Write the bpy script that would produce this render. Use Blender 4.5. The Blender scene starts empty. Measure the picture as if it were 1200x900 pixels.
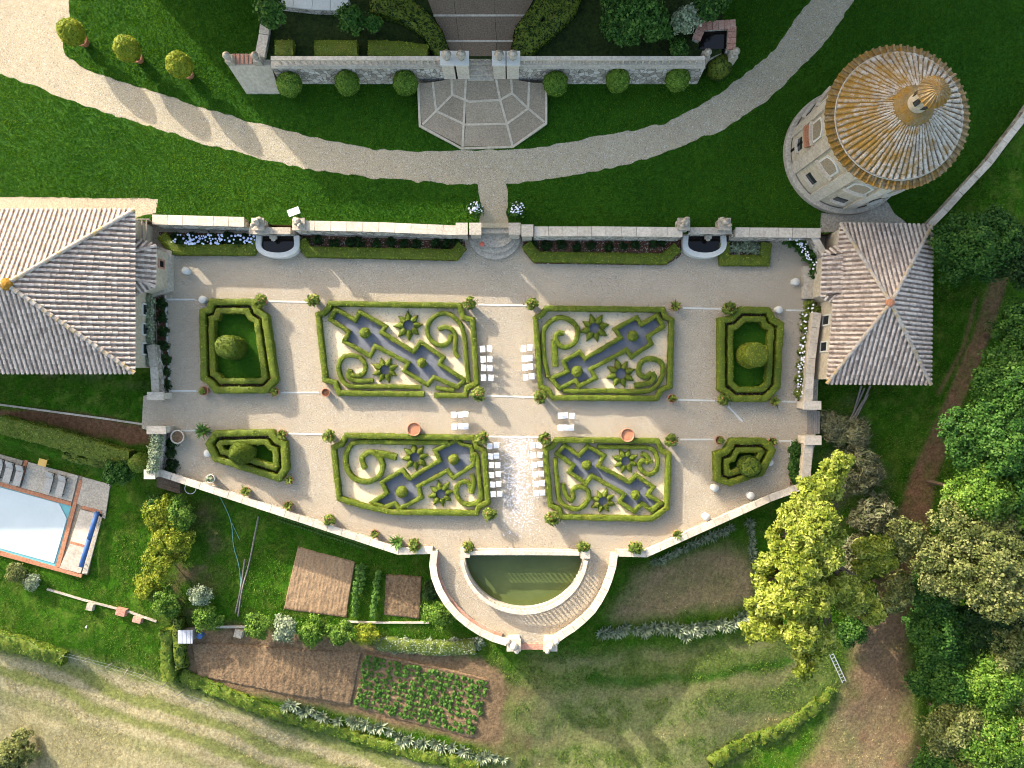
import bpy, math, random
import numpy as np
from mathutils import Vector, Matrix
from mathutils.geometry import tessellate_polygon

R = math.radians
random.seed(7)
RNG = np.random.default_rng(7)
SC = bpy.context.scene
COL = SC.collection

# ------------------------------------------------------------------ camera, sky, sun, exposure
CZ, FPX = 60.0, 840.0                     # drone height above the garden, focal length in photo pixels
cam_d = bpy.data.cameras.new('camera')
cam_d.sensor_fit = 'HORIZONTAL'; cam_d.sensor_width = 36.0
cam_d.lens = 36.0 * FPX / 1200.0
cam_d.clip_start = 0.5; cam_d.clip_end = 9000
cam = bpy.data.objects.new('camera', cam_d); COL.objects.link(cam)
cam.location = (0, 0, CZ); cam.rotation_euler = (0, 0, 0)
SC.camera = cam

SUN_EL, SUN_AZ = R(19.5), math.atan2(-0.66, 0.75)     # sun stands to the upper left of the picture
world = bpy.data.worlds.new('World'); SC.world = world; world.use_nodes = True
wn = world.node_tree
sky = wn.nodes.new('ShaderNodeTexSky'); sky.sky_type = 'NISHITA'; sky.sun_disc = False
sky.sun_elevation = SUN_EL; sky.sun_rotation = SUN_AZ % (2 * math.pi)
sky.air_density = 1.0; sky.dust_density = 3.5; sky.ozone_density = 0.6
wn.links.new(sky.outputs[0], wn.nodes['Background'].inputs[0])
wn.nodes['Background'].inputs[1].default_value = 0.15
sun_d = bpy.data.lights.new('sun', 'SUN'); sun_d.energy = 2.7; sun_d.angle = R(0.6); sun_d.color = (1.0, 0.94, 0.865)
sun = bpy.data.objects.new('sun', sun_d); COL.objects.link(sun); sun.location = (-60, 70, 60)
sd = Vector((0.66 * math.cos(SUN_EL), -0.75 * math.cos(SUN_EL), -math.sin(SUN_EL)))
sun.rotation_euler = sd.to_track_quat('-Z', 'Y').to_euler()
SC.view_settings.view_transform = 'Standard'; SC.view_settings.look = 'None'
SC.view_settings.gamma = 1.0; SC.view_settings.use_curve_mapping = False
SC.view_settings.exposure = 2.08
SC.cycles.filter_width = 1.0

# ------------------------------------------------------------------ helpers
def at(px, py, z=0.0):
    """survey point: where a photo point lies on the level z"""
    s = (CZ - z) / FPX
    return Vector(((px - 600) * s, (450 - py) * s, z))

def atl(pts, z=0.0):
    return [at(p[0], p[1], z) for p in pts]

def lin(c):
    def f(v):
        v /= 255.0
        return v / 12.92 if v <= 0.04045 else ((v + 0.055) / 1.055) ** 2.4
    return (f(c[0]), f(c[1]), f(c[2]), 1.0)

def tag(o, label=None, cat=None, group=None, kind=None):
    if label: o['label'] = label
    if cat: o['category'] = cat
    if group: o['group'] = group
    if kind: o['kind'] = kind
    return o

def thing(name, label, cat, loc=(0, 0, 0), group=None, rz=0.0):
    o = bpy.data.objects.new(name, None); COL.objects.link(o)
    o.empty_display_size = 0.3
    o.location = loc; o.rotation_euler = (0, 0, rz)
    return tag(o, label, cat, group)

def put(name, me, mat=None, parent=None, loc=None):
    if mat is not None:
        me.materials.clear(); me.materials.append(MT[mat] if isinstance(mat, str) else mat)
    o = bpy.data.objects.new(name, me); COL.objects.link(o)
    if parent is not None: o.parent = parent
    if loc is not None: o.location = loc
    return o

def copy_tree(o, parent=None):
    c = o.copy(); COL.objects.link(c); c.parent = parent
    for ch in o.children:
        copy_tree(ch, c)
    return c

def np_mesh(name, V, F, var=None, smooth=False):
    me = bpy.data.meshes.new(name)
    V = np.asarray(V, dtype=np.float32); F = np.asarray(F, dtype=np.int32)
    n, k = F.shape
    me.vertices.add(len(V)); me.vertices.foreach_set('co', V.ravel())
    me.loops.add(n * k); me.loops.foreach_set('vertex_index', F.ravel())
    me.polygons.add(n); me.polygons.foreach_set('loop_start', np.arange(0, n * k, k, dtype=np.int32))
    if smooth: me.polygons.foreach_set('use_smooth', np.ones(n, dtype=bool))
    me.update(calc_edges=True)
    if var is not None:
        a = me.attributes.new('var', 'FLOAT', 'FACE'); a.data.foreach_set('value', np.asarray(var, dtype=np.float32))
    return me

class MB:
    """collects shapes for ONE mesh"""
    def __init__(s): s.v = []; s.f = []; s.a = []
    def add(s, vs, fs, var=None):
        b = len(s.v); s.v += [tuple(v) for v in vs]; s.f += [tuple(i + b for i in f) for f in fs]
        s.a += [random.random() if var is None else var] * len(fs)
        return s
    def box(s, c, size, rz=0.0, var=None, taper=1.0):
        x, y, z = size[0] / 2, size[1] / 2, size[2] / 2
        vs = []
        for dz, t in ((-z, 1.0), (z, taper)):
            for dx, dy in ((-x, -y), (x, -y), (x, y), (-x, y)):
                dx *= t; dy *= t
                vs.append((c[0] + dx * math.cos(rz) - dy * math.sin(rz), c[1] + dx * math.sin(rz) + dy * math.cos(rz), c[2] + dz))
        return s.add(vs, [(3, 2, 1, 0), (4, 5, 6, 7), (0, 1, 5, 4), (1, 2, 6, 5), (2, 3, 7, 6), (3, 0, 4, 7)], var)
    def prism(s, poly, z0, z1, var=None, inset=0.0):
        n = len(poly); a = sum(poly[i][0] * poly[(i + 1) % n][1] - poly[(i + 1) % n][0] * poly[i][1] for i in range(n))
        if a < 0: poly = list(reversed(poly))
        cx = sum(p[0] for p in poly) / n; cy = sum(p[1] for p in poly) / n
        lo = [(p[0], p[1], z0) for p in poly]
        hi = [(cx + (p[0] - cx) * (1 - inset), cy + (p[1] - cy) * (1 - inset), z1) for p in poly]
        fs = [tuple(range(n, 2 * n)), tuple(reversed(range(n)))] + [(i, (i + 1) % n, n + (i + 1) % n, n + i) for i in range(n)]
        return s.add(lo + hi, fs, var)
    def tube(s, p0, p1, r0, r1=None, n=8, var=None, caps=True):
        r1 = r0 if r1 is None else r1
        p0, p1 = Vector(p0), Vector(p1); d = (p1 - p0)
        if d.length < 1e-6: return s
        q = d.to_track_quat('Z', 'Y'); vs = []
        for p, r in ((p0, r0), (p1, r1)):
            for i in range(n):
                t = 2 * math.pi * i / n
                vs.append(p + q @ Vector((r * math.cos(t), r * math.sin(t), 0)))
        fs = [(i, (i + 1) % n, n + (i + 1) % n, n + i) for i in range(n)]
        if caps: fs += [tuple(reversed(range(n))), tuple(range(n, 2 * n))]
        return s.add(vs, fs, var)
    def lathe(s, c, prof, n=16, var=None, caps=True):
        vs = []; m = len(prof)
        for r, z in prof:
            for i in range(n):
                t = 2 * math.pi * i / n
                vs.append((c[0] + r * math.cos(t), c[1] + r * math.sin(t), c[2] + z))
        fs = []
        for k in range(m - 1):
            for i in range(n):
                j = (i + 1) % n
                fs.append((k * n + i, k * n + j, (k + 1) * n + j, (k + 1) * n + i))
        if caps: fs += [tuple(reversed(range(n))), tuple(range((m - 1) * n, m * n))]
        return s.add(vs, fs, var)
    def strip(s, pts, w, z0, z1, closed=False, var=None):
        """a band of width w and height z0..z1 along a polyline"""
        L, Rr = offsets(pts, w / 2, closed); n = len(pts); vs = []
        for i in range(n):
            vs += [(L[i][0], L[i][1], z0), (L[i][0], L[i][1], z1), (Rr[i][0], Rr[i][1], z1), (Rr[i][0], Rr[i][1], z0)]
        fs = []
        for i in range(n if closed else n - 1):
            a, b = i * 4, ((i + 1) % n) * 4
            for k in range(4):
                k2 = (k + 1) % 4
                fs.append((a + k, b + k, b + k2, a + k2))
        if not closed: fs += [(3, 2, 1, 0), ((n - 1) * 4, (n - 1) * 4 + 1, (n - 1) * 4 + 2, (n - 1) * 4 + 3)]
        return s.add(vs, [tuple(reversed(f)) for f in fs], var)
    def mesh(s, name, smooth=False, off=None):
        me = bpy.data.meshes.new(name)
        vs = s.v if off is None else [(v[0] - off[0], v[1] - off[1], v[2] - off[2]) for v in s.v]
        me.from_pydata(vs, [], s.f)
        a = me.attributes.new('var', 'FLOAT', 'FACE'); a.data.foreach_set('value', np.array(s.a, dtype=np.float32))
        if smooth: me.polygons.foreach_set('use_smooth', [True] * len(me.polygons))
        me.update()
        return me
    def build(s, name, mat, parent=None, smooth=False, loc=None):
        """vertices are in world space; parent (unrotated) carries the location"""
        off = None
        if parent is not None:
            off = Vector(parent.location)
            if parent.parent is not None: off = off + Vector(parent.parent.location)
        elif loc is not None: off = Vector(loc)
        return put(name, s.mesh(name, smooth, off), mat, parent, loc if parent is None else None)

def offsets(pts, h, closed):
    n = len(pts); L = []; Rr = []
    for i in range(n):
        p = Vector((pts[i][0], pts[i][1]))
        a = pts[i - 1] if (i > 0 or closed) else None
        b = pts[(i + 1) % n] if (i < n - 1 or closed) else None
        d1 = (p - Vector((a[0], a[1]))).normalized() if a is not None else None
        d2 = (Vector((b[0], b[1])) - p).normalized() if b is not None else None
        if d1 is None: d1 = d2
        if d2 is None: d2 = d1
        n1 = Vector((-d1.y, d1.x)); n2 = Vector((-d2.y, d2.x)); m = n1 + n2
        if m.length < 1e-3: m = n1.copy()
        m.normalize(); c = max(0.45, m.dot(n1)); m = m * (h / c)
        L.append(p + m); Rr.append(p - m)
    return L, Rr

def resample(pts, step, closed=False, keep=True):
    out = []; n = len(pts)
    for i in range(n if closed else n - 1):
        a, b = Vector(pts[i]), Vector(pts[(i + 1) % n]); k = max(1, int(round((b - a).length / step)))
        for j in range(k): out.append(a.lerp(b, j / k))
    if not closed: out.append(Vector(pts[-1]))
    return out

def smooth_path(pts, sub=5):
    P = [Vector(p) for p in pts]; P = [2 * P[0] - P[1]] + P + [2 * P[-1] - P[-2]]; out = []
    for i in range(1, len(P) - 2):
        for j in range(sub):
            t = j / sub; p0, p1, p2, p3 = P[i - 1:i + 3]
            out.append(0.5 * ((2 * p1) + (p2 - p0) * t + (2 * p0 - 5 * p1 + 4 * p2 - p3) * t * t + (3 * p1 - p0 - 3 * p2 + p3) * t ** 3))
    out.append(P[-2].copy())
    return out

# value noise in numpy
_TAB = np.random.default_rng(3).random((256, 256))
def vnoise(x, y, s=1.0, seed=0):
    x = np.asarray(x, dtype=float) * s + seed * 17.3 + 1000; y = np.asarray(y, dtype=float) * s + seed * 9.1 + 1000
    xi = np.floor(x).astype(int); yi = np.floor(y).astype(int); fx = x - xi; fy = y - yi
    fx = fx * fx * (3 - 2 * fx); fy = fy * fy * (3 - 2 * fy)
    g = lambda i, j: _TAB[i & 255, j & 255]
    return (g(xi, yi) * (1 - fx) + g(xi + 1, yi) * fx) * (1 - fy) + (g(xi, yi + 1) * (1 - fx) + g(xi + 1, yi + 1) * fx) * fy
def fbm(x, y, s=1.0, seed=0, o=4):
    t = 0; a = 0.5; n = 0
    for k in range(o):
        t = t + a * vnoise(x, y, s * 2 ** k, seed + k * 5); n += a; a *= 0.55
    return t / n

def inpoly(X, Y, poly):
    ins = np.zeros(X.shape, dtype=bool); n = len(poly)
    for i in range(n):
        x1, y1 = poly[i][0], poly[i][1]; x2, y2 = poly[(i + 1) % n][0], poly[(i + 1) % n][1]
        if y1 == y2: continue
        c = ((y1 > Y) != (y2 > Y)) & (X < (x2 - x1) * (Y - y1) / (y2 - y1) + x1)
        ins ^= c
    return ins
def pdist(X, Y, pts, closed=True):
    d = np.full(X.shape, 1e9); n = len(pts)
    for i in range(n if closed else n - 1):
        x1, y1 = pts[i][0], pts[i][1]; x2, y2 = pts[(i + 1) % n][0], pts[(i + 1) % n][1]
        L2 = (x2 - x1) ** 2 + (y2 - y1) ** 2 + 1e-9
        t = np.clip(((X - x1) * (x2 - x1) + (Y - y1) * (y2 - y1)) / L2, 0, 1)
        d = np.minimum(d, np.hypot(X - x1 - t * (x2 - x1), Y - y1 - t * (y2 - y1)))
    return d
def pmask(X, Y, poly, soft):
    d = pdist(X, Y, poly); d = np.where(inpoly(X, Y, poly), d, -d)
    return np.clip(d / soft * 0.5 + 0.5, 0, 1)

# ------------------------------------------------------------------ materials
MT = {}
def nodes(name):
    m = bpy.data.materials.new(name); m.use_nodes = True; MT[name] = m
    nt = m.node_tree; b = nt.nodes['Principled BSDF']
    return m, nt, b
def ramp(nt, cols, fac, stops=None):
    r = nt.nodes.new('ShaderNodeValToRGB'); e = r.color_ramp.elements; n = len(cols)
    stops = stops or [0.25 + 0.5 * i / max(1, n - 1) for i in range(n)]
    while len(e) < n: e.new(0.5)
    for i in range(n): e[i].position = stops[i]; e[i].color = lin(cols[i])
    nt.links.new(fac, r.inputs[0]); return r.outputs[0]
def noise(nt, scale, detail=4, rough=0.6, vec=None, dist=0.0):
    n = nt.nodes.new('ShaderNodeTexNoise'); n.inputs['Scale'].default_value = scale
    n.inputs['Detail'].default_value = detail; n.inputs['Roughness'].default_value = rough; n.inputs['Distortion'].default_value = dist
    if vec is None:
        g = nt.nodes.get('geo') or nt.nodes.new('ShaderNodeNewGeometry'); g.name = 'geo'; vec = g.outputs['Position']
    nt.links.new(vec, n.inputs['Vector']); return n.outputs[0]
def math_(nt, op, a, b):
    m = nt.nodes.new('ShaderNodeMath'); m.operation = op
    for i, v in enumerate((a, b)):
        if isinstance(v, (int, float)): m.inputs[i].default_value = v
        else: nt.links.new(v, m.inputs[i])
    return m.outputs[0]
def mix(nt, fac, a, b, mode='MIX'):
    m = nt.nodes.new('ShaderNodeMix'); m.data_type = 'RGBA'; m.blend_type = mode
    for i, v in ((0, fac), (6, a), (7, b)):
        if isinstance(v, (int, float)): m.inputs[i].default_value = v
        elif isinstance(v, tuple): m.inputs[i].default_value = v
        else: nt.links.new(v, m.inputs[i])
    return m.outputs[2]
def attr(nt, name='var'):
    a = nt.nodes.new('ShaderNodeAttribute'); a.attribute_name = name; return a
def bump(nt, b, h, strength, dist=0.05):
    n = nt.nodes.new('ShaderNodeBump'); n.inputs['Strength'].default_value = strength; n.inputs['Distance'].default_value = dist
    nt.links.new(h, n.inputs['Height'])
    nt.links.new(n.outputs[0], b.inputs['Normal'])
def M(name, cols, scale=1.0, fine=None, fscale=12.0, ffac=0.35, rough=0.9, bmp=0.3, bscale=25.0, bdist=0.04, var=0.0, spec=0.15, stops=None, stain=None):
    """patchy colour from two noises; var = how much of the ramp follows the per-piece random value"""
    m, nt, b = nodes(name)
    f = noise(nt, scale, 5, 0.65)
    if var:
        a = attr(nt).outputs['Fac']; f = math_(nt, 'ADD', math_(nt, 'MULTIPLY', f, 1 - var), math_(nt, 'MULTIPLY', a, var))
    c = ramp(nt, cols, f, stops)
    if stain: c = mix(nt, ramp(nt, [(0, 0, 0), (120, 120, 120)], noise(nt, 0.23, 6, 0.72, dist=0.8), [0.46, 0.66]), c, lin(stain))
    if fine:
        c = mix(nt, ffac, c, ramp(nt, fine, noise(nt, fscale, 3, 0.7), [0.35, 0.65] if len(fine) == 2 else None))
    nt.links.new(c, b.inputs['Base Color']); b.inputs['Roughness'].default_value = rough
    b.inputs['Specular IOR Level'].default_value = spec
    if bmp: bump(nt, b, noise(nt, bscale, 4, 0.7), bmp, bdist)
    return m
def leafmat(name, cols, scale=0.8, var=0.55, trans=0.3, stops=None, fine=None, patch=None):
    m, nt, b = nodes(name)
    f = math_(nt, 'ADD', math_(nt, 'MULTIPLY', noise(nt, scale, 3, 0.6), 1 - var), math_(nt, 'MULTIPLY', attr(nt).outputs['Fac'], var))
    c = ramp(nt, cols, f, stops)
    if patch: c = mix(nt, ramp(nt, [(0, 0, 0), (200, 200, 200)], noise(nt, 1.1, 5, 0.75), [0.54, 0.72]), c, lin(patch))
    nt.links.new(c, b.inputs['Base Color']); b.inputs['Roughness'].default_value = 0.65; b.inputs['Specular IOR Level'].default_value = 0.2
    t = nt.nodes.new('ShaderNodeBsdfTranslucent'); nt.links.new(c, t.inputs[0])
    x = nt.nodes.new('ShaderNodeMixShader'); x.inputs[0].default_value = trans
    nt.links.new(b.outputs[0], x.inputs[1]); nt.links.new(t.outputs[0], x.inputs[2])
    nt.links.new(x.outputs[0], nt.nodes['Material Output'].inputs[0])
    return m

M('gravel', [(142, 129, 106), (159, 144, 120), (172, 157, 131)], 0.35, [(108, 97, 81), (193, 178, 152)], 11, 0.6, bmp=0.45, bscale=20, bdist=0.05, stain=(116, 104, 89))
M('drive_gravel', [(147, 132, 104), (162, 147, 118), (169, 157, 128)], 0.25, [(124, 111, 86), (185, 174, 146)], 11, 0.5, bmp=0.4, bscale=20, stain=(131, 116, 87))
M('bed_gravel', [(197, 178, 142), (209, 188, 153)], 0.8, [(173, 154, 124), (221, 201, 166)], 12, 0.4, bmp=0.3, bscale=18, stain=(170, 151, 125))
M('slate', [(78, 80, 84), (94, 96, 101), (108, 110, 116)], 0.9, [(64, 66, 70), (132, 134, 138)], 11, 0.4, bmp=0.4, bscale=20, rough=0.8)
M('lawn', [(24, 62, 4), (36, 78, 5), (52, 90, 9)], 0.22, [(20, 54, 3), (60, 98, 14)], 3.5, 0.4, bmp=0.8, bscale=9, bdist=0.12)
M('shade_toned_ground', [(20, 32, 8), (30, 44, 11), (42, 56, 16)], 0.5, [(14, 24, 6), (54, 66, 24)], 4, 0.5, bmp=0.8, bscale=7, bdist=0.12)  # forecourt grass, its deep shade put into the colour
M('gravel_stone', [(104, 97, 86), (136, 128, 114), (168, 159, 143), (196, 188, 172)], 3, var=0.85, bmp=0, stops=[0.1, 0.35, 0.62, 0.9])
M('soil', [(84, 66, 48), (110, 88, 64), (128, 105, 78)], 0.6, [(64, 50, 36), (142, 118, 88)], 5, 0.5, bmp=0.9, bscale=6, bdist=0.12)
M('bed_soil', [(70, 44, 30), (96, 62, 44)], 1.2, [(56, 36, 26), (120, 82, 60)], 8, 0.4, bmp=0.6, bscale=10, bdist=0.06)
M('stone', [(135, 125, 109), (164, 153, 135), (186, 174, 154)], 0.9, [(101, 94, 80), (201, 188, 167)], 6, 0.4, bmp=0.4, bscale=12, var=0.3, stain=(84, 82, 68))
M('pale_stone', [(161, 148, 130), (184, 171, 150), (201, 187, 167)], 0.9, [(127, 117, 101), (210, 197, 177)], 5, 0.35, bmp=0.35, bscale=12, var=0.3, stain=(96, 92, 76))
M('white_stone', [(179, 176, 164), (195, 191, 179)], 1.4, [(162, 158, 147), (205, 202, 190)], 9, 0.3, bmp=0.2, bscale=20)
M('plaster', [(159, 146, 123), (178, 164, 140), (188, 174, 150)], 0.5, [(134, 122, 101), (196, 183, 160)], 4, 0.35, bmp=0.2, bscale=10, stain=(128, 118, 98))
M('paving', [(115, 103, 85), (137, 121, 99), (154, 139, 115)], 0.7, [(95, 85, 70), (173, 156, 131)], 9, 0.4, bmp=0.4, bscale=14, var=0.35, stain=(99, 93, 78))
M('paving_brown', [(90, 77, 62), (108, 92, 75), (122, 106, 87)], 0.7, [(73, 61, 48), (137, 122, 100)], 9, 0.4, bmp=0.4, bscale=14, var=0.35)
M('terracotta', [(140, 84, 56), (160, 102, 70), (172, 120, 88)], 1.5, [(118, 74, 52), (188, 148, 118)], 8, 0.4, bmp=0.25, bscale=14, rough=0.85)
M('brick', [(150, 96, 74), (172, 116, 92), (186, 140, 118)], 2.2, [(110, 74, 60), (200, 172, 150)], 9, 0.4, bmp=0.4, bscale=14, var=0.4)
M('bark', [(70, 58, 46), (96, 82, 66)], 2, [(50, 42, 34), (120, 106, 88)], 9, 0.4, bmp=0.6, bscale=10)
M('grey_wood', [(112, 102, 90), (140, 130, 116)], 2, [(86, 78, 68), (160, 150, 136)], 9, 0.4, bmp=0.4, bscale=12)
M('white_paint', [(226, 224, 222), (236, 234, 232)], 2, rough=0.55, bmp=0)
M('pool_cover', [(172, 180, 177), (182, 189, 186)], 0.4, rough=0.5, bmp=0.25, bscale=1.5, bdist=0.1)
M('blue_cover', [(52, 80, 124), (70, 100, 146)], 2, rough=0.5, bmp=0.1)
M('lounger_cloth', [(150, 144, 134), (168, 162, 150)], 2, [(130, 124, 114), (182, 176, 166)], 8, 0.3, bmp=0.2)
M('dark_metal', [(46, 42, 40), (60, 56, 52)], 2, rough=0.6, bmp=0.1)
M('dark_void', [(22, 20, 18), (30, 27, 24)], 2, rough=0.9, bmp=0)
M('zinc', [(144, 146, 150), (167, 168, 172)], 2, rough=0.5, bmp=0.1)
M('straw', [(176, 156, 112), (192, 172, 128)], 1, bmp=0.3)
M('hose', [(96, 140, 124), (116, 156, 140)], 2, rough=0.6, bmp=0)
M('yellow_board', [(196, 156, 84), (208, 168, 96)], 2, bmp=0.1)
M('flower_white', [(224, 222, 226), (238, 236, 238)], 2, bmp=0)
M('flower_blue', [(196, 200, 224), (226, 228, 238)], 2, bmp=0, var=0.6)
M('flower_red', [(190, 84, 70), (204, 110, 84)], 2, bmp=0, var=0.6)

# rubble stone wall: cells with dark recessed joints
def rubble(name, cols, joint, scale):
    m, nt, b = nodes(name)
    g = nt.nodes.new('ShaderNodeNewGeometry'); g.name = 'geo'
    v = nt.nodes.new('ShaderNodeTexVoronoi'); v.inputs['Scale'].default_value = scale; nt.links.new(g.outputs['Position'], v.inputs['Vector'])
    d = nt.nodes.new('ShaderNodeTexVoronoi'); d.feature = 'DISTANCE_TO_EDGE'; d.inputs['Scale'].default_value = scale; nt.links.new(g.outputs['Position'], d.inputs['Vector'])
    sp = nt.nodes.new('ShaderNodeSeparateColor'); nt.links.new(v.outputs['Color'], sp.inputs[0])
    c = ramp(nt, cols, sp.outputs[0], [0.1 + 0.8 * i / (len(cols) - 1) for i in range(len(cols))])
    c = mix(nt, 0.3, c, ramp(nt, [cols[0], cols[-1]], noise(nt, 5, 4)))
    j = math_(nt, 'LESS_THAN', d.outputs['Distance'], 0.05)
    c = mix(nt, math_(nt, 'MULTIPLY', j, 0.7), c, lin(joint))
    nt.links.new(c, b.inputs['Base Color']); b.inputs['Roughness'].default_value = 0.92; b.inputs['Specular IOR Level'].default_value = 0.1
    bump(nt, b, math_(nt, 'MINIMUM', d.outputs['Distance'], 0.12), 0.8, 0.3)
rubble('rubble', [(132, 123, 110), (184, 174, 158), (208, 199, 184), (164, 152, 134)], (84, 78, 66), 2.6)

# weathered roof tiles: per-tile tone, with ochre lichen where the big noise says so
def tilemat(name, cols, lichen, amount, grad=None):
    m, nt, b = nodes(name)
    a = attr(nt).outputs['Fac']
    f = math_(nt, 'ADD', math_(nt, 'MULTIPLY', a, 0.24), math_(nt, 'MULTIPLY', noise(nt, 2.8, 6, 0.88), 0.76))
    c = ramp(nt, cols, f, [0.24 + 0.52 * i / (len(cols) - 1) for i in range(len(cols))])
    c = mix(nt, ramp(nt, [(0, 0, 0), (190, 190, 190)], noise(nt, 5.0, 5, 0.85), [0.49, 0.62]), c, lin((84, 72, 60)))      # soot and moss specks
    fl = noise(nt, 1.3, 6, 0.8)
    if grad:                                   # lichen keeps to the damp side
        sx = nt.nodes.new('ShaderNodeSeparateXYZ'); nt.links.new(nt.nodes['geo'].outputs['Position'], sx.inputs[0])
        fl = math_(nt, 'ADD', fl, math_(nt, 'MULTIPLY', math_(nt, 'SUBTRACT', grad[0], sx.outputs[0]), grad[1]))
    k = ramp(nt, [(0, 0, 0), (255, 255, 255)], fl, [1 - amount - 0.09, 1 - amount + 0.09])
    c = mix(nt, k, c, ramp(nt, lichen, noise(nt, 8, 3)))
    nt.links.new(c, b.inputs['Base Color']); b.inputs['Roughness'].default_value = 0.93; b.inputs['Specular IOR Level'].default_value = 0.1
    bump(nt, b, noise(nt, 14, 4, 0.8), 0.6, 0.06)
PINK = [(131, 116, 103), (160, 143, 129), (183, 165, 148), (200, 182, 164), (208, 191, 173), (185, 156, 136)]
tilemat('roof_tile', PINK, [(150, 124, 60), (186, 152, 72)], 0.27)
tilemat('pan_tile', [(91, 78, 68), (115, 101, 89), (140, 124, 110), (161, 144, 128)], [(128, 104, 55), (154, 128, 72)], 0.26)
tilemat('hip_tile', [(142, 131, 118), (172, 160, 146), (190, 178, 164)], [(160, 124, 40), (184, 148, 60)], 0.42)
tilemat('tower_tile', [(112, 100, 86), (148, 136, 120), (174, 164, 148), (188, 179, 164), (150, 126, 94)], [(130, 96, 40), (156, 122, 62)], 0.47, (27.1, .02))
tilemat('tower_pan', [(74, 62, 52), (102, 86, 66), (124, 108, 86)], [(122, 88, 30), (148, 112, 50)], 0.52, (27.1, .03))
tilemat('tower_lichen', [(92, 76, 50), (128, 108, 72), (166, 152, 128)], [(116, 82, 26), (150, 112, 46)], 0.47, (27.1, .012))

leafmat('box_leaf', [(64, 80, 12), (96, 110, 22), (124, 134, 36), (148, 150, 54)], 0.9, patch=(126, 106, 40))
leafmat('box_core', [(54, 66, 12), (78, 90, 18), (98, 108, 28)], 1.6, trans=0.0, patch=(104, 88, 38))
leafmat('dark_leaf', [(26, 44, 8), (42, 64, 14), (58, 80, 22)], 0.8)
leafmat('yew_leaf', [(46, 66, 12), (74, 92, 18), (104, 116, 26)], 0.6)
leafmat('gold_leaf', [(70, 84, 16), (106, 120, 30), (138, 146, 48), (170, 172, 86)], 0.5, trans=0.35)
leafmat('olive_leaf', [(62, 72, 28), (92, 100, 46), (118, 122, 64), (142, 142, 88)], 0.5)
leafmat('lime_leaf', [(46, 78, 16), (72, 106, 26), (100, 130, 40), (128, 150, 60)], 0.5, trans=0.35)
leafmat('wood_leaf', [(26, 56, 12), (42, 78, 18), (60, 96, 28), (84, 114, 44)], 0.5)
leafmat('deep_leaf', [(18, 38, 8), (30, 54, 13), (46, 72, 22)], 0.5)
leafmat('shrub_leaf', [(74, 96, 14), (108, 124, 24), (138, 146, 36), (160, 158, 54)], 0.6, trans=0.35)
leafmat('silver_leaf', [(84, 98, 66), (110, 122, 90), (136, 144, 112), (154, 160, 132)], 0.8, trans=0.1)
leafmat('grey_twig', [(70, 70, 44), (96, 95, 64), (118, 115, 84), (82, 92, 48)], 0.7, trans=0.1)
leafmat('citrus_leaf', [(58, 78, 20), (86, 104, 32), (120, 132, 50), (140, 144, 66)], 0.9)
leafmat('crop_leaf', [(52, 86, 26), (74, 108, 38), (98, 130, 54)], 0.9)
leafmat('blade', [(30, 72, 3), (48, 94, 5), (74, 112, 10), (102, 126, 24)], 0.10, var=0.45, trans=0.4, stops=[.22, .42, .6, .78])
leafmat('rough_blade', [(44, 80, 12), (66, 100, 22), (90, 114, 34), (112, 124, 52)], 0.25, var=0.5, trans=0.3)
leafmat('dry_blade', [(134, 124, 74), (164, 148, 98), (188, 170, 120)], 0.3, var=0.6, trans=0.3)

def watermat(name, col, rough, tint):
    m, nt, b = nodes(name)
    c = ramp(nt, [col, tint], noise(nt, 0.35, 3), [0.35, 0.7])
    nt.links.new(c, b.inputs['Base Color']); b.inputs['Roughness'].default_value = rough; b.inputs['IOR'].default_value = 1.33
    bump(nt, b, noise(nt, 3.0, 2), 0.03, 0.02)
watermat('pond_water', (72, 82, 42), 0.06, (84, 94, 52))
watermat('pool_water', (96, 150, 150), 0.05, (116, 168, 168))
watermat('dark_water', (20, 16, 14), 0.08, (30, 24, 20))
m, nt, b = nodes('window_glass'); b.inputs['Base Color'].default_value = lin((40, 44, 46)); b.inputs['Roughness'].default_value = 0.1

# ------------------------------------------------------------------ foliage
def leaf_quads(C, N, size, aspect=1.6, up=0.35, jit=0.9, rng=RNG):
    """C centres, N outward directions -> quads"""
    n = len(C)
    d = N + rng.normal(0, jit, (n, 3)); d[:, 2] += up; d /= np.linalg.norm(d, axis=1)[:, None] + 1e-9
    r = rng.normal(0, 1, (n, 3)); t = np.cross(d, r); t /= np.linalg.norm(t, axis=1)[:, None] + 1e-9
    b = np.cross(d, t); s = size * (0.6 + 0.8 * rng.random(n))[:, None]
    t = t * s * 0.5 * aspect; b = b * s * 0.5
    V = np.stack([C - t, C - 0.1 * t + b, C + t, C - 0.1 * t - b], 1).reshape(-1, 3)
    F = np.arange(4 * n).reshape(n, 4)
    return V, F

def surf_leaves(V, F, dens, size, lift=0.0, rng=RNG, up=0.3, jit=0.8):
    """scatter leaves over quads"""
    V = np.asarray(V, float); F = np.asarray(F)
    a, b, c, d = (V[F[:, i]] for i in range(4))
    nn = np.cross(c - a, d - b); ar = np.linalg.norm(nn, axis=1) * 0.5; nn /= (2 * ar[:, None] + 1e-12)
    n = int(ar.sum() * dens)
    if n < 1: return np.zeros((0, 3)), np.zeros((0, 4), int)
    i = rng.choice(len(F), n, p=ar / ar.sum()); u, v = rng.random((2, n, 1))
    P = (a[i] * (1 - u) + b[i] * u) * (1 - v) + (d[i] * (1 - u) + c[i] * u) * v
    P = P + nn[i] * (lift + rng.normal(0, 0.02, (n, 1)))
    return leaf_quads(P, nn[i], size, up=up, jit=jit, rng=rng)

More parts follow.
